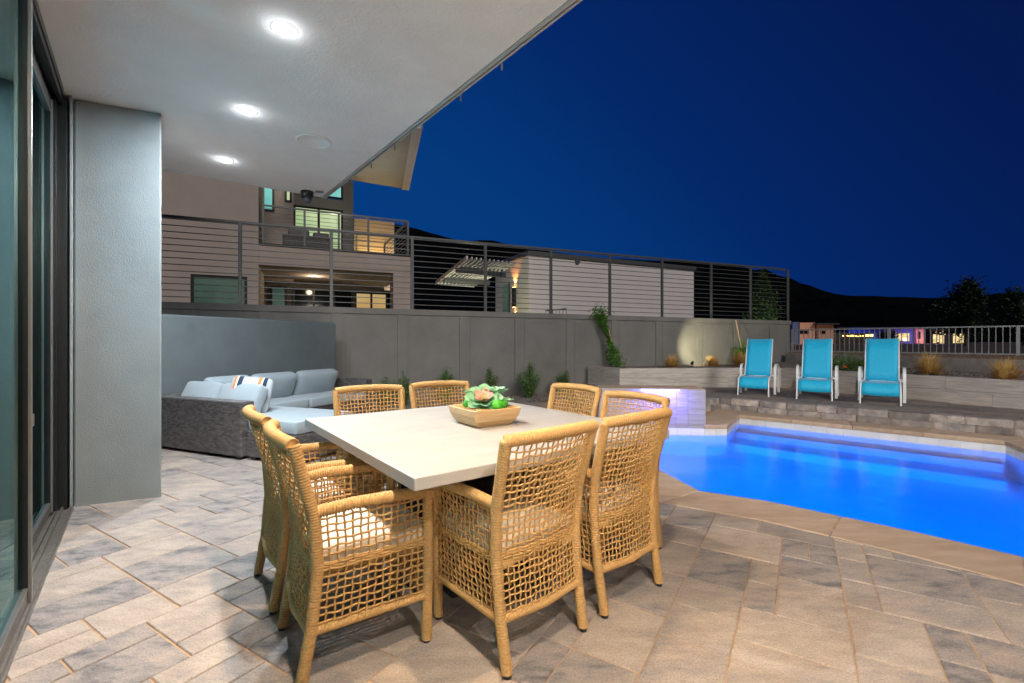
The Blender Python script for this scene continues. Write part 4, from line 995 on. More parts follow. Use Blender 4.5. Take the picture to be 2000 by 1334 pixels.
def leaves(mb, pts, size, r, aspect=.5, up=0):
    for p in pts:
        a = r.uniform(0, 6.283); e = r.uniform(-.6, 1.1); d = np.array((math.cos(a) * math.cos(e), math.sin(a) * math.cos(e), math.sin(e) + up)); d /= np.linalg.norm(d)
        s = size * r.uniform(.6, 1.25); w = np.cross(d, (r.uniform(-.5, .5), r.uniform(-.5, .5), 1)); w /= np.linalg.norm(w) + 1e-9; nrm = np.cross(d, w)
        p = np.array(p)
        mb.add([p, p + d * s * .5 + w * s * aspect / 2 - nrm * s * .06, p + d * s, p + d * s * .5 - w * s * aspect / 2 - nrm * s * .06], [(0, 1, 2), (0, 2, 3)])
def tree(label, x, y, z0, h, rad, m, seed, nleaf=5000, slim=False, leaf=.35):
    r = random.Random(seed); t = thing('tree', label, 'tree', (x, y, z0)); mb = MB(); lv = MB()
    mb.tube([(x, y, z0 - .2), (x + .1, y, z0 + h * .35), (x - .05, y, z0 + h * .85)], [h * .022, h * .016, h * .004], 7)
    P = []
    for k in range(16 if not slim else 26):
        f = r.uniform(.22, 1) if not slim else k / 26 * .9 + .08
        a = r.uniform(0, 6.28); rr_ = rad * (r.uniform(.2, .9) * (1.1 - f * .75) if not slim else .5 * (1.05 - f))
        c = np.array((x + math.cos(a) * rr_, y + math.sin(a) * rr_, z0 + h * f)); 
        mb.tube([(x, y, z0 + h * f * .75), tuple((c + np.array((x, y, z0 + h * f * .8))) / 2 + np.array((0, 0, h * .02))), tuple(c)], [h * .008, h * .005, h * .002], 5)
        cr = rad * (r.uniform(.28, .5) if not slim else .55 * (1.15 - f))
        for _ in range(nleaf // (16 if not slim else 26)):
            q = np.array([r.gauss(0, .5) for _ in range(3)]); P.append(c + q * cr * (1, 1, 1.0 if not slim else 1.6))
    leaves(lv, P, leaf, r, .55)
    mb.build('trunk', M['bark'], t, smooth=True); lv.build('crown', M[m], t)
    return t
def tree_px(label, u, vt, vb, Y, rad, m, seed, **k):
    z0 = CAMH + (667 - vb) / FPX * Y; z1 = CAMH + (667 - vt) / FPX * Y; return tree(label, (u - 1000) / FPX * Y, Y, z0, z1 - z0, rad, m, seed, **k)
tree_px('tall dark tree rising above the far picket railing, against the night sky', 1885, 558, 672, 45, 2.6, 'leaf_tree', 3, nleaf=6500, leaf=.34)
tree_px('dark tree at the right edge beyond the railing', 1998, 574, 676, 40, 1.9, 'leaf_tree', 8, nleaf=4500, leaf=.3)
tree_px('slim faintly lit green tree behind the last bays of the bar railing', 1490, 532, 640, 27, 1.0, 'leaf_lit', 9, nleaf=6000, slim=True, leaf=.17)
tree_px('low dark scrubby tree between the far houses and the railing', 1735, 652, 676, 55, 1.2, 'leaf_tree', 13, nleaf=1500, leaf=.3)
lamp('tree_uplight', 'SPOT', ((1490 - 1000) / FPX * 25.5, 25.2, 1.0), 110, (.85, 1, .6), ((1490 - 1000) / FPX * 27, 27, 4.2), .05, spot_size=R(70), spot_blend=.6)

# ================================================================== OBJECTS
# ---- dining chair: rope wrapped frame with open rope netting
def lerp(a, b, t): return np.asarray(a) * (1 - t) + np.asarray(b) * t
def curve(keys, n):
    ks = np.array(keys, float); z = ks[:, 2]; zz = np.linspace(z[0], z[-1], n); t = np.linspace(0, 1, n)
    from_t = np.linspace(0, 1, len(ks)); d = np.r_[0, np.cumsum(np.linalg.norm(np.diff(ks, axis=0), axis=1))]; d /= d[-1]
    P = np.stack([np.interp(t, d, ks[:, i]) for i in range(3)], 1)
    for _ in range(max(2, n // 14)):     # soften the corners
        P[1:-1] = (P[:-2] + P[1:-1] * 2 + P[2:]) / 4
    return P
wrap = lambda d, th: .0048 * (np.abs(np.sin((d / .0105 + th / (2 * math.pi)) * math.pi)) ** .8 - .6)
def wtube(keys, r, m, name, parent, seg=10):
    ks = np.array(keys, float); L = np.linalg.norm(np.diff(ks, axis=0), axis=1).sum(); n = int(L / .0026)
    mb = MB(); mb.tube(curve(keys, n), r, seg, rfun=wrap); return mb.build(name, M[m], parent, world=False, smooth=True)
def post_x(z): return float(np.interp(z, [0, .2, .42, .6, .88], [-.055, -.02, 0, -.012, -.085]))
def post_y(z): return float(np.interp(z, [0, .4, .88], [.212, .222, .243]))
FX = .425
def net(name, S, nu, nv, r, parent, seed, extra=()):
    q = random.Random(seed); mb = MB(); e = 1e-3
    def nrm(u, v):
        a = S(min(u + e, 1), v) - S(max(u - e, 0), v); b = S(u, min(v + e, 1)) - S(u, max(v - e, 0)); n = np.cross(a, b); return n / (np.linalg.norm(n) + 1e-12)
    ju = [[q.uniform(-.09, .09) / nu for _ in range(nv + 1)] for _ in range(nu)]; jv = [[q.uniform(-.11, .11) / nv for _ in range(nu + 1)] for _ in range(nv)]
    for i in range(nu):
        pts = []; m = nv * 2 + 1
        for k in range(m):
            v = k / (m - 1); j = v * nv; u = (i + .5) / nu + np.interp(j, range(nv + 1), ju[i]) * (0 < k < m - 1); n = nrm(u, v)
            pts.append(S(u, v) + n * .0034 * math.cos(math.pi * (j - .5 + i)))
        mb.tube(pts, r, 5)
    rows = [(j + .5) / nv for j in range(nv)] + list(extra)
    for jj, v0 in enumerate(rows):
        pts = []; m = nu * 2 + 1; j = jj if jj < nv else int(v0 * nv)
        for k in range(m):
            u = k / (m - 1); i = u * nu; v = v0 + np.interp(i, range(nu + 1), jv[min(j, nv - 1)]) * (.35 if jj >= nv else 1) + .003 * math.sin(i * 1.3 + j); v = min(max(v, 0), 1); n = nrm(u, v)
            pts.append(S(u, v) + n * .0034 * -math.cos(math.pi * (i - .5 + j)))
        mb.tube(pts, r * (1.35 if jj >= nv else 1), 5)
    return mb.build(name, M['rope_net'], parent, world=False, smooth=True)
def make_chair():
    t = thing('dining_chair', '', 'chair', group='rope dining chairs round the stone table')
    rf = .0215
    for s in (-1, 1):
        wtube([(post_x(z), s * post_y(z), z) for z in (.012, .1, .2, .3, .42, .52, .6, .7, .8, .872)], rf, 'rope', 'leg', t)
        wtube([(FX, s * .205, .012), (FX, s * .215, .3), (FX, s * .222, .62)], rf, 'rope', 'leg', t)
        wtube([(post_x(.62) + .0, s * .228, .622), (.12, s * .240, .635), (.30, s * .238, .630), (FX + .012, s * .224, .618)], rf, 'rope', 'armrest', t)
        wtube([(post_x(.19), s * .216, .195), (FX, s * .212, .195)], .017, 'rope', 'stretcher', t, 9)
    wtube([(post_x(.875), -.246, .872), (post_x(.875) - .030, -.13, .880), (post_x(.875) - .040, 0, .882), (post_x(.875) - .030, .13, .880), (post_x(.875), .246, .872)], .0235, 'rope', 'top_rail', t)
    wtube([(post_x(.19), -.216, .195), (post_x(.19) - .018, 0, .192), (post_x(.19), .216, .195)], .017, 'rope', 'stretcher', t, 9)
    wtube([(FX, -.212, .195), (FX, .212, .195)], .017, 'rope', 'stretcher', t, 9)
    def Sb(u, v):
        z = .20 + v * .665; y = (2 * u - 1) * (post_y(z) - .012); b = (.018 + .020 * v) * (1 - (2 * u - 1) ** 2); return np.array((post_x(z) - b, y, z))
    net('back_netting', Sb, 17, 25, .0040, t, 1, (.318, .335, .352))
    for s in (-1, 1):
        def Ss(u, v, s=s):
            z = .205 + v * .405; x = post_x(z) * (1 - u) + FX * u; y = s * ((post_y(z) + .002) * (1 - u) + .218 * u + .012 * math.sin(u * math.pi) * v); return np.array((x, y, z))
        net('side_netting', Ss, 15, 15, .0042, t, 3 + s, (.50, .525, .55))
    Sf = lambda u, v: np.array((FX, (2 * u - 1) * .205, .205 + v * .19)); net('front_netting', Sf, 15, 7, .0038, t, 9)
    mb = MB(); mb.box((.205, 0, .388), (.44, .40, .022)); mb.build('seat_panel', M['rope'], t, world=False, bevel=.005)
    mb = MB(); mb.superell((.215, 0, .441), (.445, .425, .085), .32, .16, 16, 56, puff=.16)
    cu = mb.build('seat_cushion', M['cushion'], t, world=False, smooth=True)
    mb = MB(); th = np.linspace(0, 2 * math.pi, 80, endpoint=False); sg = lambda x, e: np.sign(x) * np.abs(x) ** e
    mb.tube([(.215 + .217 * sg(math.cos(a), .16), .207 * sg(math.sin(a), .16), .466) for a in th], .004, 6, closed=True); mb.build('piping', M['cushion'], cu, world=False, smooth=True)
    for x, y in ((post_x(0), .212), (post_x(0), -.212), (FX, .205), (FX, -.205)): MB().lathe([(.016, -.001), (.0165, .012), (.016, .013)], (x, y, 0), 12).build('foot_glide', M['black'], t, world=False)
    return t
chair0 = make_chair()
CH = [((-.864, 1.817), (.83, .56), 'rope chair nearest the camera at the bottom left, its back to the glass doors'),
      ((.143, 1.845), (-.655, .755), 'rope chair front centre with its netted back to the camera, below the near table corner'),
      ((.578, 2.215), (-.635, .772), 'rope chair right of front centre, its back beside the pool coping'),
      ((-1.21, 2.28), (.80, .60), 'rope chair on the glass door side, mostly hidden behind the nearest one'),
      ((-1.045, 3.44), (.50, -.866), 'rope chair on the far side nearest the sofa, only its back above the tabletop'),
      ((-.575, 3.80), (.50, -.866), 'rope chair on the far side behind the wooden bowl, beside its leaning shrub'),
      ((.455, 3.52), (-.80, -.60), 'rope chair on the pool side farther from camera, in front of dark gravel'),
      ((.755, 2.95), (-.82, -.57), 'rope chair on the pool side seen against the violet feature wall')]
for k, ((x, y), (fx, fy), lab) in enumerate(CH):
    a = math.atan2(fy, fx); px_, py_ = x + math.cos(a) * .055, y + math.sin(a) * .055
    if k == 0: chair0.location = (px_, py_, .001); chair0.rotation_euler = (0, 0, a); chair0['label'] = lab
    else: dup(chair0, (px_, py_, .001), a, lab)

# ---- table
TC = np.array((-.215, 2.715)); TA = math.atan2(.60, .80) 
tb = thing('dining_table', 'large square cream stone-topped dining table on a dark base', 'table', (*TC, 0), TA)
MB().box((0, 0, .726), (1.50, 1.575, .048)).build('tabletop', M['concrete_top'], tb, world=False, bevel=.004)
MB().box((0, 0, .685), (1.0, 1.0, .034)).build('subframe', M['base_dark'], tb, world=False)
for a in (0, math.pi / 2):
    MB().box((0, 0, .345), (.86, .10, .64), rz=a + math.pi / 4 + (0 if a == 0 else .0)).build('base_panel', M['base_dark'], tb, world=False, bevel=.004)
MB().box((0, 0, .014), (.7, .7, .025)).build('foot_plate', M['base_dark'], tb, world=False)
# ---- bowl of succulents
BC = np.array((-.163, 2.735)); BA = R(35); ZB = .7505
bo = thing('wooden_bowl', 'square pale wood bowl filled with tan pebbles on the table', 'bowl', (*BC, ZB), BA)
def sqring(h, w, e=.10, n=48):
    th = np.linspace(0, 2 * math.pi, n, endpoint=False) + math.pi / n; sg = lambda x: np.sign(x) * np.abs(x) ** e
    return [(w / 2 * sg(math.cos(a)), w / 2 * sg(math.sin(a)), h) for a in th]
prof = [(0, .20), (.0, .225), (.010, .245), (.035, .282), (.065, .306), (.099, .32), (.102, .314), (.099, .296), (.085, .288)]
rings = [sqring(z, w) for z, w in prof]; nr = 48; mb = MB()
F = [(i * nr + k, i * nr + (k + 1) % nr, (i + 1) * nr + (k + 1) % nr, (i + 1) * nr + k) for i in range(len(prof) - 1) for k in range(nr)]
F.append(tuple(range(nr))[::-1]); F.append(tuple(range((len(prof) - 1) * nr, len(prof) * nr)))
mb.add([p for rg in rings for p in rg], F); mb.build('bowl_body', M['wood'], bo, world=False, smooth=False)
ps = MB(); pts = [(rnd.uniform(-.14, .14), rnd.uniform(-.14, .14), .088 + rnd.uniform(0, .008)) for _ in range(1500)]; stones(ps, pts, .004, .0075)
o = ps.build('pebbles', M['pebble'], bo, world=False); o['kind'] = 'stuff'
def leaf_mesh(L, W, curl, m, name='leaf', th=.0035):
    n, k = 9, 5; V = []
    for side in (1, -1):
        for i in range(n):
            f = i / (n - 1); w = W * (.35 + .65 * math.sin(min(f / .62, 1) * math.pi / 2)) if f < .62 else W * max(.10, math.sqrt(max(0, 1 - ((f - .62) / .38) ** 2)))
            for j in range(k):
                y = (j / (k - 1) - .5) * w; edge = 1 - abs(j / (k - 1) - .5) * 2
                V.append((L * f, y, curl * L * f * f + (y * y) / W * .9 + side * th * edge * (1 - f * .5) * .5))
    F = []
    for s in (0, 1):
        o = s * n * k
        for i in range(n - 1):
            for j in range(k - 1):
                q = (o + i * k + j, o + (i + 1) * k + j, o + (i + 1) * k + j + 1, o + i * k + j + 1); F.append(q if s else q[::-1])
    b = MB(); b.add(V, F); return b.mesh(name, m, True)
def rosette(name, label, c, R_, rings, mats, group=None, tilt0=.15, lean=0):
    t = thing(name, label, 'succulent', c, 0, group); t.rotation_euler = (lean, 0, 0); r = random.Random(int(c[0] * 1000))
    for k, (cnt, f) in enumerate(rings):
        L = R_ * f; me = leaf_mesh(L, L * .62, .12 + .15 * (1 - f), mats[k])
        tl = tilt0 + (1 - f) * 1.15
        for i in range(cnt):
            a = 2 * math.pi * (i + (k % 2) * .5) / cnt + r.uniform(-.06, .06)
            o = link('leaf', me, t, (0, 0, .004 * k), (0, 0, 0)); o.rotation_euler = (Matrix.Rotation(a, 4, 'Z') @ Matrix.Rotation(-tl + r.uniform(-.06, .06), 4, 'Y')).to_euler()
    return t
zb = ZB + .10
rosette('rosette_succulent', 'large open green succulent with a pink heart in the bowl', (BC[0] + .0, BC[1] - .015, zb + .028), .118, [(8, 1.0), (7, .84), (5, .66), (4, .52), (3, .38)], [M['succ_green'], M['succ_green'], M['succ_pink'], M['succ_pink'], M['succ_pink']], tilt0=.16, lean=R(40))
rosette('small_succulent', 'small pale pointed succulent at the right end of the bowl', (BC[0] + .115, BC[1] + .02, zb + .01), .065, [(8, 1.0), (6, .75), (4, .5)], [M['succ_pale']] * 3, tilt0=.3)
rosette('small_succulent', 'green upright succulent at the back left of the bowl', (BC[0] - .045, BC[1] + .06, zb + .03), .10, [(8, 1.0), (6, .75), (4, .5)], [M['succ_green']] * 3, tilt0=.5)
rosette('small_succulent', 'blue-green spiky succulent behind the large one on the right', (BC[0] + .05, BC[1] + .06, zb + .035), .11, [(9, 1.0), (7, .75), (4, .5)], [M['succ_green'], M['succ_pale'], M['succ_green']], tilt0=.5)
for (dx, dy, s, lab) in ((-.095, .005, .065, 'round bright green moss ball at the left of the bowl'), (.078, -.068, .074, 'round bright green moss ball right of the pink succulent'), (.105, -.02, .066, 'bright green moss ball at the right of the bowl'), (.0, .08, .10, 'bright green moss mound at the back of the bowl'), (-.07, .07, .075, 'small bright green mound at the back left of the bowl')):
    mb = MB(); mb.superell((0, 0, 0), (s, s, s * .95), .95, .95, 12, 18); 
    for v in mb.v: v += np.array([[rnd.uniform(-1, 1) * s * .02 for _ in range(3)] for _ in range(len(v))])
    o = mb.build('moss_ball', M['succ_bright'], None, smooth=True); o.location = (BC[0] + dx, BC[1] + dy, zb + .012 + (dy > .05) * .03); tag(o, lab, 'plant', 'bright green moss balls in the bowl')

# ---- sectional sofa
sofa = thing('sectional_sofa', 'L-shaped dark wicker sectional sofa with pale blue-grey cushions', 'sofa', (*(S0 + sb_ * .05), 0), -SA)
# local axes: x = away from wall (sb_), y = along wall going away (sa_)
def sbx(name, x0, x1, y0, y1, z0, z1, m='wicker', bev=.012, parent=sofa):
    return MB().box(((x0 + x1) / 2, (y0 + y1) / 2, (z0 + z1) / 2), (x1 - x0, y1 - y0, z1 - z0)).build(name, M[m], parent, world=False, bevel=bev)
sbx('back_panel', .0, 1.50, -.10, .06, .03, .60); sbx('back_panel', .0, .14, .062, 2.62, .03, .60)
sbx('seat_base', .142, 1.50, .062, .80, .03, .30); sbx('seat_base', .142, .80, .802, 2.60, .03, .30)
sbx('armrest', .0, .80, 2.622, 2.78, .03, .61); 
sbx('ottoman_base', 1.52, 2.22, -.05, .78, .03, .30)
for x, y in ((.05, -.05), (1.44, -.05), (1.60, 0.0), (2.15, 0.0), (2.15, .70), (.72, 2.7), (.72, 1.0)): sbx('foot', x - .035, x + .035, y - .035, y + .035, 0, .03, 'black', .002)
def cush(name, c, d, e1=.28, e2=.14, rx=0, ry=0, puff=.18, m='sofa_fabric', parent=sofa, rz=0):
    mb = MB(); mb.superell((0, 0, 0), d, e1, e2, 18, 64, puff=puff); o = mb.build(name, M[m], parent, world=False, smooth=True)
    o.location = c; o.rotation_euler = (rx, ry, rz); return o
cush('seat_cushion', (.49, .43, .365), (.68, .70, .13), .12, .09, puff=.07); cush('seat_cushion', (1.17, .43, .365), (.66, .70, .13), .12, .09, puff=.07)
cush('seat_cushion', (.49, 1.12, .365), (.66, .66, .13), .12, .09, puff=.07); cush('seat_cushion', (.49, 1.80, .365), (.66, .66, .13), .12, .09, puff=.07); cush('seat_cushion', (.49, 2.36, .365), (.66, .44, .13), .12, .09, puff=.07)
cush('ottoman_cushion', (1.87, .365, .37), (.69, .82, .13), .10, .08, puff=.05)
for k, (x, w) in enumerate(((.44, .60), (1.10, .62))): cush('back_cushion', (x, .20, .565), (w, .38, .17), .42, .2, rx=R(64), puff=.35)
for k, (y, w) in enumerate(((.62, .60), (1.30, .70), (2.08, .78))): cush('back_cushion', (.27, y, .595), (.39, w, .17), .42, .2, ry=-R(68), puff=.35)
pw = cush('striped_pillow', (1.02, .40, .56), (.44, .44, .15), .75, .3, rx=R(62), puff=.2, m='stripe', parent=None, rz=0)
pw.location = (-2.98, 5.30, .615); pw.rotation_euler = (R(66), R(6), R(14)); tag(pw, 'blue-grey throw pillow with orange, white and navy stripes on the sofa', 'pillow')

# ---- loungers
def make_lounger():
    t = thing('lounge_chair', '', 'lounge chair', group='cyan sling lounge chairs on the raised deck')
    def sling(name, prof, w0, w1, m):
        n = len(prof); V = []; 
        for k, (x, z) in enumerate(prof):
            w = w0 + (w1 - w0) * k / (n - 1)
            for j in range(7): y = (j / 6 - .5) * w; V.append((x, y, z - .012 * (1 - (2 * j / 6 - 1) ** 2)))
        b = MB(); b.add(V, [(i * 7 + j, i * 7 + j + 1, (i + 1) * 7 + j + 1, (i + 1) * 7 + j) for i in range(n - 1) for j in range(6)])
        o = b.build(name, M[m], t, world=False, smooth=True); s = o.modifiers.new('s', 'SOLIDIFY'); s.thickness = .006; s.offset = 0; return o
    seat = [(-.01, .15), (-.02, .24), (-.05, .315), (-.10, .345), (-.20, .35), (-.35, .352), (-.50, .36)]
    back = [(-.50, .365), (-.56, .52), (-.62, .68), (-.70, .88), (-.785, 1.085)]
    sling('seat_sling', seat, .51, .45, 'sling'); sling('back_sling', back, .45, .44, 'sling')
    for s in (-1, 1):
        mb = MB(); mb.tube(curve([(.02, s * .262, .0), (.0, s * .260, .15), (-.03, s * .258, .30), (-.09, s * .256, .35), (-.50, s * .240, .362), (-.80, s * .240, .37)], 30), .0125, 8); mb.build('side_rail', M['white_metal'], t, world=False, smooth=True)
        mb = MB(); mb.tube([(-.49, s * .230, .355), (-.62, s * .228, .68), (-.79, s * .226, 1.075)], .0115, 8); mb.build('back_rail', M['white_metal'], t, world=False, smooth=True)
        P = curve([(-.50, s * .302, 0), (-.51, s * .302, .48), (-.56, s * .302, .565), (-.72, s * .302, .58), (-.90, s * .302, .56), (-.97, s * .302, .48), (-1.02, s * .302, 0)], 60); mb = MB()
        for q0, q1 in zip(P[:-1], P[1:]):
            dd = q1 - q0; nn = np.cross(dd, (0, 1, 0)); nn /= np.linalg.norm(nn) + 1e-9; w = np.array((0, .021, 0)); h_ = nn * .009
            mb.add([q0 - w - h_, q0 + w - h_, q0 + w + h_, q0 - w + h_, q1 - w - h_, q1 + w - h_, q1 + w + h_, q1 - w + h_], [(0, 1, 5, 4), (1, 2, 6, 5), (2, 3, 7, 6), (3, 0, 4, 7)])
        mb.build('armrest', M['white_metal'], t, world=False)
        MB().bar((-.51, s * .245, .36), (-.51, s * .302, .36), .02, .02).build('bracket', M['white_metal'], t, world=False)
        MB().bar((-.80, s * .240, .37), (-.98, s * .297, .36), .02, .02).build('bracket', M['white_metal'], t, world=False)
    MB().bar((-.50, -.24, .350), (-.50, .24, .350), .018, .018).build('crossbar', M['white_metal'], t, world=False)
    return t
l0 = make_lounger()
for k, ((ax, ay), (bx, by), lab) in enumerate((((4.335, 8.98), (4.79, 8.66), 'cyan sling lounge chair on the left, in front of the leafy vine'),
        ((5.10, 8.37), (5.53, 8.03), 'cyan sling lounge chair in the middle of the three'),
        ((5.79, 7.77), (6.21, 7.42), 'cyan sling lounge chair on the right, nearest the golden grass'))):
    a = math.atan2(by - ay, bx - ax) - math.pi / 2 + R((-1.5, 1.2, -.6)[k]); loc = ((ax + bx) / 2, (ay + by) / 2, ZD + .001)
    if k == 0: l0.location = loc; l0.rotation_euler = (0, 0, a); l0['label'] = lab
    else: dup(l0, loc, a, lab)

# ---- ceiling fixtures
DL = [(-1.32, 2.70), (-2.08, 3.66), (-2.86, 4.65), (-.56, 1.745), (.20, .79), (.96, -.16)]
labs = ['recessed ceiling downlight nearest the top edge, the largest of three', 'middle recessed ceiling downlight of the row', 'farthest recessed downlight in the patio ceiling', None, None, None]
for k, (x, y) in enumerate(DL):
    t = thing('downlight', labs[k] or ('recessed ceiling downlight above the near table corner', 'recessed ceiling downlight above the tripod', 'recessed ceiling downlight behind the tripod')[k - 3], 'lamp', (x, y, ZC), group='recessed downlights in a row')
    MB().lathe([(.0556, -.0012), (.072, -.0012), (.075, .0), (.0556, .0)], seg=28).build('trim_ring', M['white_paint'], t, world=False, smooth=True)
    MB().lathe([(.001, -.0165), (.034, -.0145), (.048, -.009), (.0555, -.002), (.001, -.001)], seg=28).build('lens', M['lamp_on'], t, world=False, smooth=True)
    col = ((.88, .95, 1),) * 3 + ((1, .68, .40), (1, .76, .53), (1, .92, .84)); col = col[k]
    e = (52, 54, 56, 50, 58, 62)[k]
    lamp('downlight_beam', 'AREA', (x, y, ZC - .03), e, col, (x, y, 0), .06)
    lamp('downlight_halo', 'POINT', (x, y, ZC - .05), .5, (.92, .96, 1), None, .03)
sp_ = thing('ceiling_speaker', 'round flush ceiling speaker grille right of the downlights', 'speaker', (-1.79, 4.21, ZC))
MB().lathe([(.150, 0), (.150, -.006), (.140, -.009), (.138, -.006)], seg=40).build('rim', M['ceiling'], sp_, world=False, smooth=True)
M['grille'] = mat('speaker_grille', (.36, .37, .34), .8, bump=.002, bscale=600)
MB().lathe([(.001, -.0055), (.137, -.0055), (.137, 0), (.001, 0)], seg=40).build('grille', M['grille'], sp_, world=False)
dc = thing('dome_camera', 'black security dome camera under the far roof corner', 'camera', (-2.47, 5.62, ZC))
MB().lathe([(.001, 0), (.070, 0), (.074, -.01), (.074, -.065), (.064, -.085), (.050, -.09), (.001, -.09)], seg=28).build('housing', M['black'], dc, world=False, smooth=True)
M['dome'] = mat('dome_glass', (.06, .07, .09), .05); MB().lathe([(.048, -.088), (.047, -.105), (.038, -.122), (.020, -.133), (.001, -.136)], seg=24).build('dome', M['dome'], dc, world=False, smooth=True)

# ---- shrubs along the fence wall
def shrub(label, x, y, z0, h, rad, seed, m='leaf_a', n=1500, leaf=.035, group='shrubs along the fence wall'):
    r = random.Random(seed); t = thing('shrub', label, 'shrub', (x, y, z0), 0, group); st = MB(); P = []
    for k in range(26):
        a = r.uniform(0, 6.28); f = r.uniform(.0, 1); ht = h * r.uniform(.6, 1.02) * (1 - .35 * f); tip = np.array((x + math.cos(a) * rad * f, y + math.sin(a) * rad * f, z0 + ht)); b = np.array((x, y, z0))
        mid = (b + tip) / 2 + np.array((math.cos(a), math.sin(a), 0)) * rad * .12
        st.tube([b, mid, tip], [.007, .005, .002], 4)
        for _ in range(n // 26):
            s = r.uniform(.12, 1.0) ; q = (b * (1 - s) ** 2 + 2 * mid * s * (1 - s) + tip * s * s) if True else tip
            P.append(q + np.array([r.gauss(0, 1) for _ in range(3)]) * rad * .12)
    lv = MB(); leaves(lv, P, leaf, r, .5); st.build('stems', M['bark'], t); lv.build('foliage', M[m], t); return t
for k, (u, dz, h, rad, lab) in enumerate(((752, -.55, .62, .22, 'leafy green shrub nearest the sofa end of the fence wall'), (787, -.75, .66, .20, 'sparse pale shrub right beside the sofa-end shrub'),
        (871, -.6, .76, .26, 'green shrub at the wall above the second far chair'), (955, -.55, .74, .22, 'thin shrub at the wall behind the succulent bowl'),
        (1034, -.65, .80, .30, 'fullest green shrub, alone between bowl and pool-side chairs'), (1102, -.55, .62, .24, 'yellowish sparse shrub behind the pool-side chair'))):
    t, _ = on_wall(u, D=dz); p = wp(t, dz, 0); shrub(lab, p[0], p[1], 0, h, rad, 20 + k, n=(4200 if k in (4, 2) else 2400), leaf=.044)
# ---- vine on a leaning stake in the planter, and the bush behind the left lounger
def vine(label, base, top, z0, z1, rad, seed, n, leafsz):
    r = random.Random(seed); t = thing('climbing_plant', label, 'plant', (*base, z0)); P = []
    b = np.array((*base, z0)); tp = np.array((*top, z1)); st = MB(); pts = [b + (tp - b) * f + np.array((math.sin(f * 9) * .04, 0, 0)) for f in np.linspace(0, 1, 12)]
    st.tube(pts, .011, 6)
    for _ in range(n):
        f = r.random() ** .9; w = rad * (.55 + .45 * math.sin(f * 7 + 1)) ; P.append(b + (tp - b) * f + np.array((r.gauss(0, .5), r.gauss(0, .5), r.gauss(0, .4))) * w)
    for k in range(16):
        f = r.random(); a = b + (tp - b) * f; q = a + np.array((r.uniform(-1, 1), r.uniform(-1, 1), r.uniform(-.2, .6))) * rad; st.tube([a, q], .004, 4)
    lv = MB(); leaves(lv, P, leafsz, r, .62); st.build('stems', M['bark'], t); lv.build('foliage', M['leaf_b'], t)
    sk = MB(); sk.tube([b + np.array((.05, .03, -.1)), tp + np.array((.12, .03, .0)) * 1.0], .010, 6); sk.build('stake', M['stick'], t); return t
tv, _ = on_wall(1207, D=-.35); tv2, _ = on_wall(1172, D=-.2)
p, q = wp(tv, -.35), wp(tv2, -.15); vine('tall leaning climbing plant on a stake at the left end of the planter', p[:2], q[:2], .58, 2.02, .19, 4, 2600, .066)
tv, _ = on_wall(1462, D=-.45); p = wp(tv, -.45)
shrub('dense bright green bush behind the left lounge chair', p[0], p[1], .58, .75, .42, 77, 'leaf_b', 2600, .075, None)
o = MB().tube([wp(tv + .02, -.3, .6), wp(tv - .12, -.12, 1.86)], .014, 6).build('garden_stake', M['stick'], None); tag(o, 'thin pale wooden stake leaning out of the bush by the wall', 'stake')
# ---- ornamental grasses
def grass(label, x, y, z0, h, seed, n=800):
    h *= 1.12
    r = random.Random(seed); b = MB()
    for _ in range(n):
        a = r.uniform(0, 6.28); e = r.uniform(.15, 1.35); L = h * r.uniform(.6, 1.1); d = np.array((math.cos(a) * math.cos(e), math.sin(a) * math.cos(e), math.sin(e))); w = np.cross(d, (0, 0, 1)); w /= np.linalg.norm(w) + 1e-9
        p0 = np.array((x + r.uniform(-.04, .04), y + r.uniform(-.04, .04), z0)); p1 = p0 + d * L * .55; p2 = p0 + d * L - np.array((0, 0, L * .16 * math.cos(e)))
        b.add([p0 - w * .004, p0 + w * .004, p1 + w * .0036, p1 - w * .0036, p2], [(0, 1, 2, 3), (3, 2, 4)])
    o = b.build('ornamental_grass', M['grass_gold'], None); tag(o, label, 'grass', 'golden grass tufts in the planter'); return o
def gpx(u, v, z=.59): return at_level(u, v, z)[:2]
for (u, Y, h, lab) in ((1312, 11.6, .34, 'small golden grass tuft left of the spotlight in the planter'), (1392, 12.1, .30, 'small golden grass tuft right of the planter spotlight'),
        (1448, 12.0, .44, 'golden grass tuft under the bush behind the left lounger'), (1815, 9.1, .46, 'wide golden grass tuft right of the right lounger'), (1963, 7.6, .40, 'golden grass tuft at the right edge of the picture')):
    grass(lab, (u - 1000) / FPX * Y, Y, .58, h, int(u))
r = random.Random(31); P = []
gc = MB(); fl = MB()
for _ in range(4800):
    f = r.random(); c = lerp((7.05, 10.6), (7.75, 9.9), f); P.append((c[0] + r.gauss(0, .22), c[1] + r.gauss(0, .22), .60 + abs(r.gauss(0, .13))))
leaves(gc, P, .055, r, .5); o = gc.build('ground_cover', M['leaf_a'], None); tag(o, 'low leafy ground cover between middle and right loungers', 'plant')
for k, (u, Y) in enumerate(((1649, 9.95), (1651, 9.6), (1998, 7.9))):
    mb = MB(); 
    for i in range(7):
        a = i / 7 * 6.28; c = np.array(((u - 1000) / FPX * Y, Y, .70)); mb.superell(c + np.array((math.cos(a) * .022, math.sin(a) * .022, .01 * (i % 2))), (.036, .036, .02), .9, .9, 6, 8)
    o = mb.build('red_flower', M['flower'], None, smooth=True); tag(o, ('red flower low in the ground cover, left one', 'red flower at the edge of the planter by the middle lounger', 'red flower at the right picture edge by the grass')[k], 'flower')
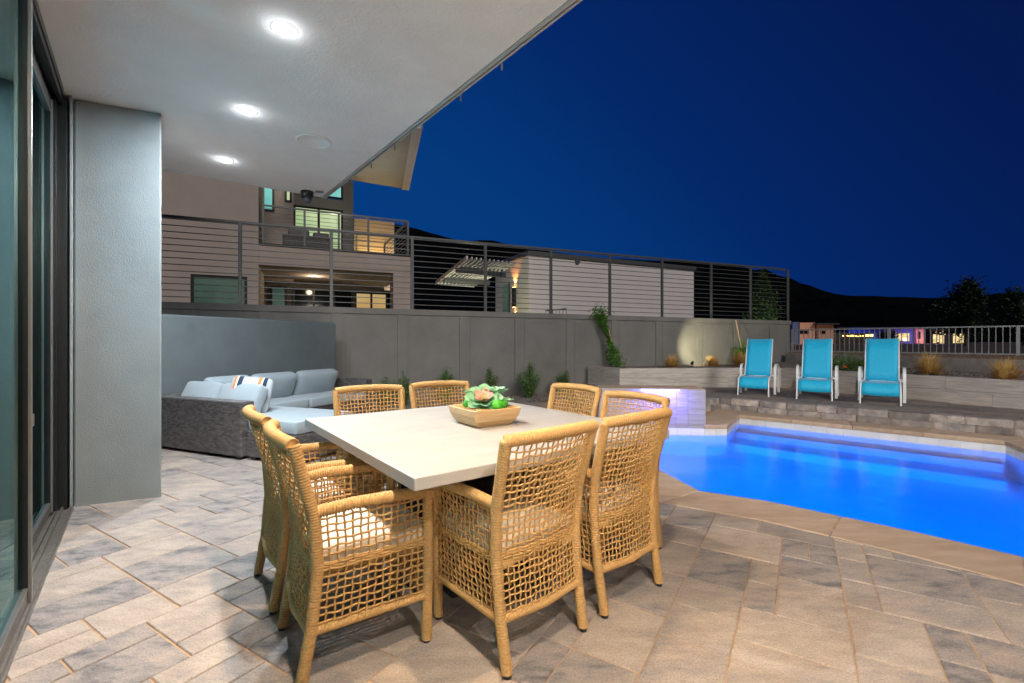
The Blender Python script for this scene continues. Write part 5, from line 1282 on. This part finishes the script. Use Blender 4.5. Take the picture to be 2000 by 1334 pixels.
# ---- planter spotlight washing the wall
tS, _ = on_wall(1352, D=-1.05); ps_ = wp(tS, -1.05, .60)
sl_ = thing('garden_spotlight', 'small black garden spotlight lighting the fence wall from the planter', 'lamp', ps_)
MB().tube([(ps_[0], ps_[1], .56), (ps_[0], ps_[1], .66)], .010, 8).build('stake', M['black'], sl_)
dv = Vector(WD.tolist() + [0]) * 1.4 + Vector(WN.tolist() + [0]) * .9 + Vector((0, 0, .48)); dv.normalize(); q0 = Vector((ps_[0], ps_[1], .69))
MB().tube([tuple(q0 - dv * .06), tuple(q0 + dv * .06)], .034, 14).build('lamp_head', M['black'], sl_, smooth=False)
lamp('spot_beam', 'SPOT', tuple(q0 + dv * .075), 190, (1, .88, .52), tuple(q0 + dv), .03, spot_size=R(66), spot_blend=.75)

fl_ = thing('added_floor_lamp', 'added unseen floor lamp behind the tripod, brightens the patio ceiling', 'lamp', hp(-1.1, -1.9, 0))
MB().lathe([(.001, 0), (.15, 0), (.15, .02), (.012, .03), (.012, 1.35), (.001, 1.36)], tuple(wloc(fl_))).build('stand', M['black'], fl_)
MB().lathe([(.20, 1.30), (.14, 1.62)], tuple(wloc(fl_))).build('lamp_shade', M['cushion'], fl_)
lamp('ceiling_fill', 'POINT', hp(-1.1, -1.9, 1.85), 270, (1, .80, .60), None, .15)  # added unseen lamp, lifts the patio ceiling
# ---- added lamps that brighten the curtained glass, and added floodlights above the frame
rl_ = thing('added_pendant', 'added unseen pendant lamp, brightens the room behind the glass', 'lamp', hp(-2.2, 2.2, 2.2))
MB().superell(tuple(wloc(rl_)), (.34, .34, .26), 1, 1, 12, 20).build('lamp_shade', M['lamp_on'], rl_, smooth=True)
MB().tube([hp(-2.2, 2.2, 2.3), hp(-2.2, 2.2, ZC)], .006, 6).build('cord', M['black'], rl_)
lamp('curtain_fill', 'POINT', hp(-2.4, 2.6, 1.9), 120, (.72, .94, 1), None, .2)
lamp('curtain_fill', 'POINT', hp(-1.6, 4.1, 1.9), 150, (.72, .94, 1), None, .2)
for k, (pos, tgt, e, col) in enumerate(((hp(1.92, .2, 3.36), (6.4, 8.6, .2), 900, (1, .93, .84)), (hp(1.92, .7, 3.36), (-.5, 10.5, 1.0), 330, (1, .90, .78)))):
    t = thing('added_floodlight', ('added unseen floodlight on the roof edge, brightens the pool deck', 'added unseen floodlight on the roof edge, brightens the long wall')[k], 'lamp', pos)
    dv = (Vector(tgt) - Vector(pos)).normalized()
    o = MB().box((0, 0, 0), (.16, .11, .05)).build('lamp_head', M['black'], t, world=False, bevel=.006); o.rotation_euler = dv.to_track_quat('Z', 'Y').to_euler()
    lamp('flood_fill', 'SPOT', tuple(Vector(pos) + dv * .05), e, col, tgt, .06, spot_size=R(72), spot_blend=.8)
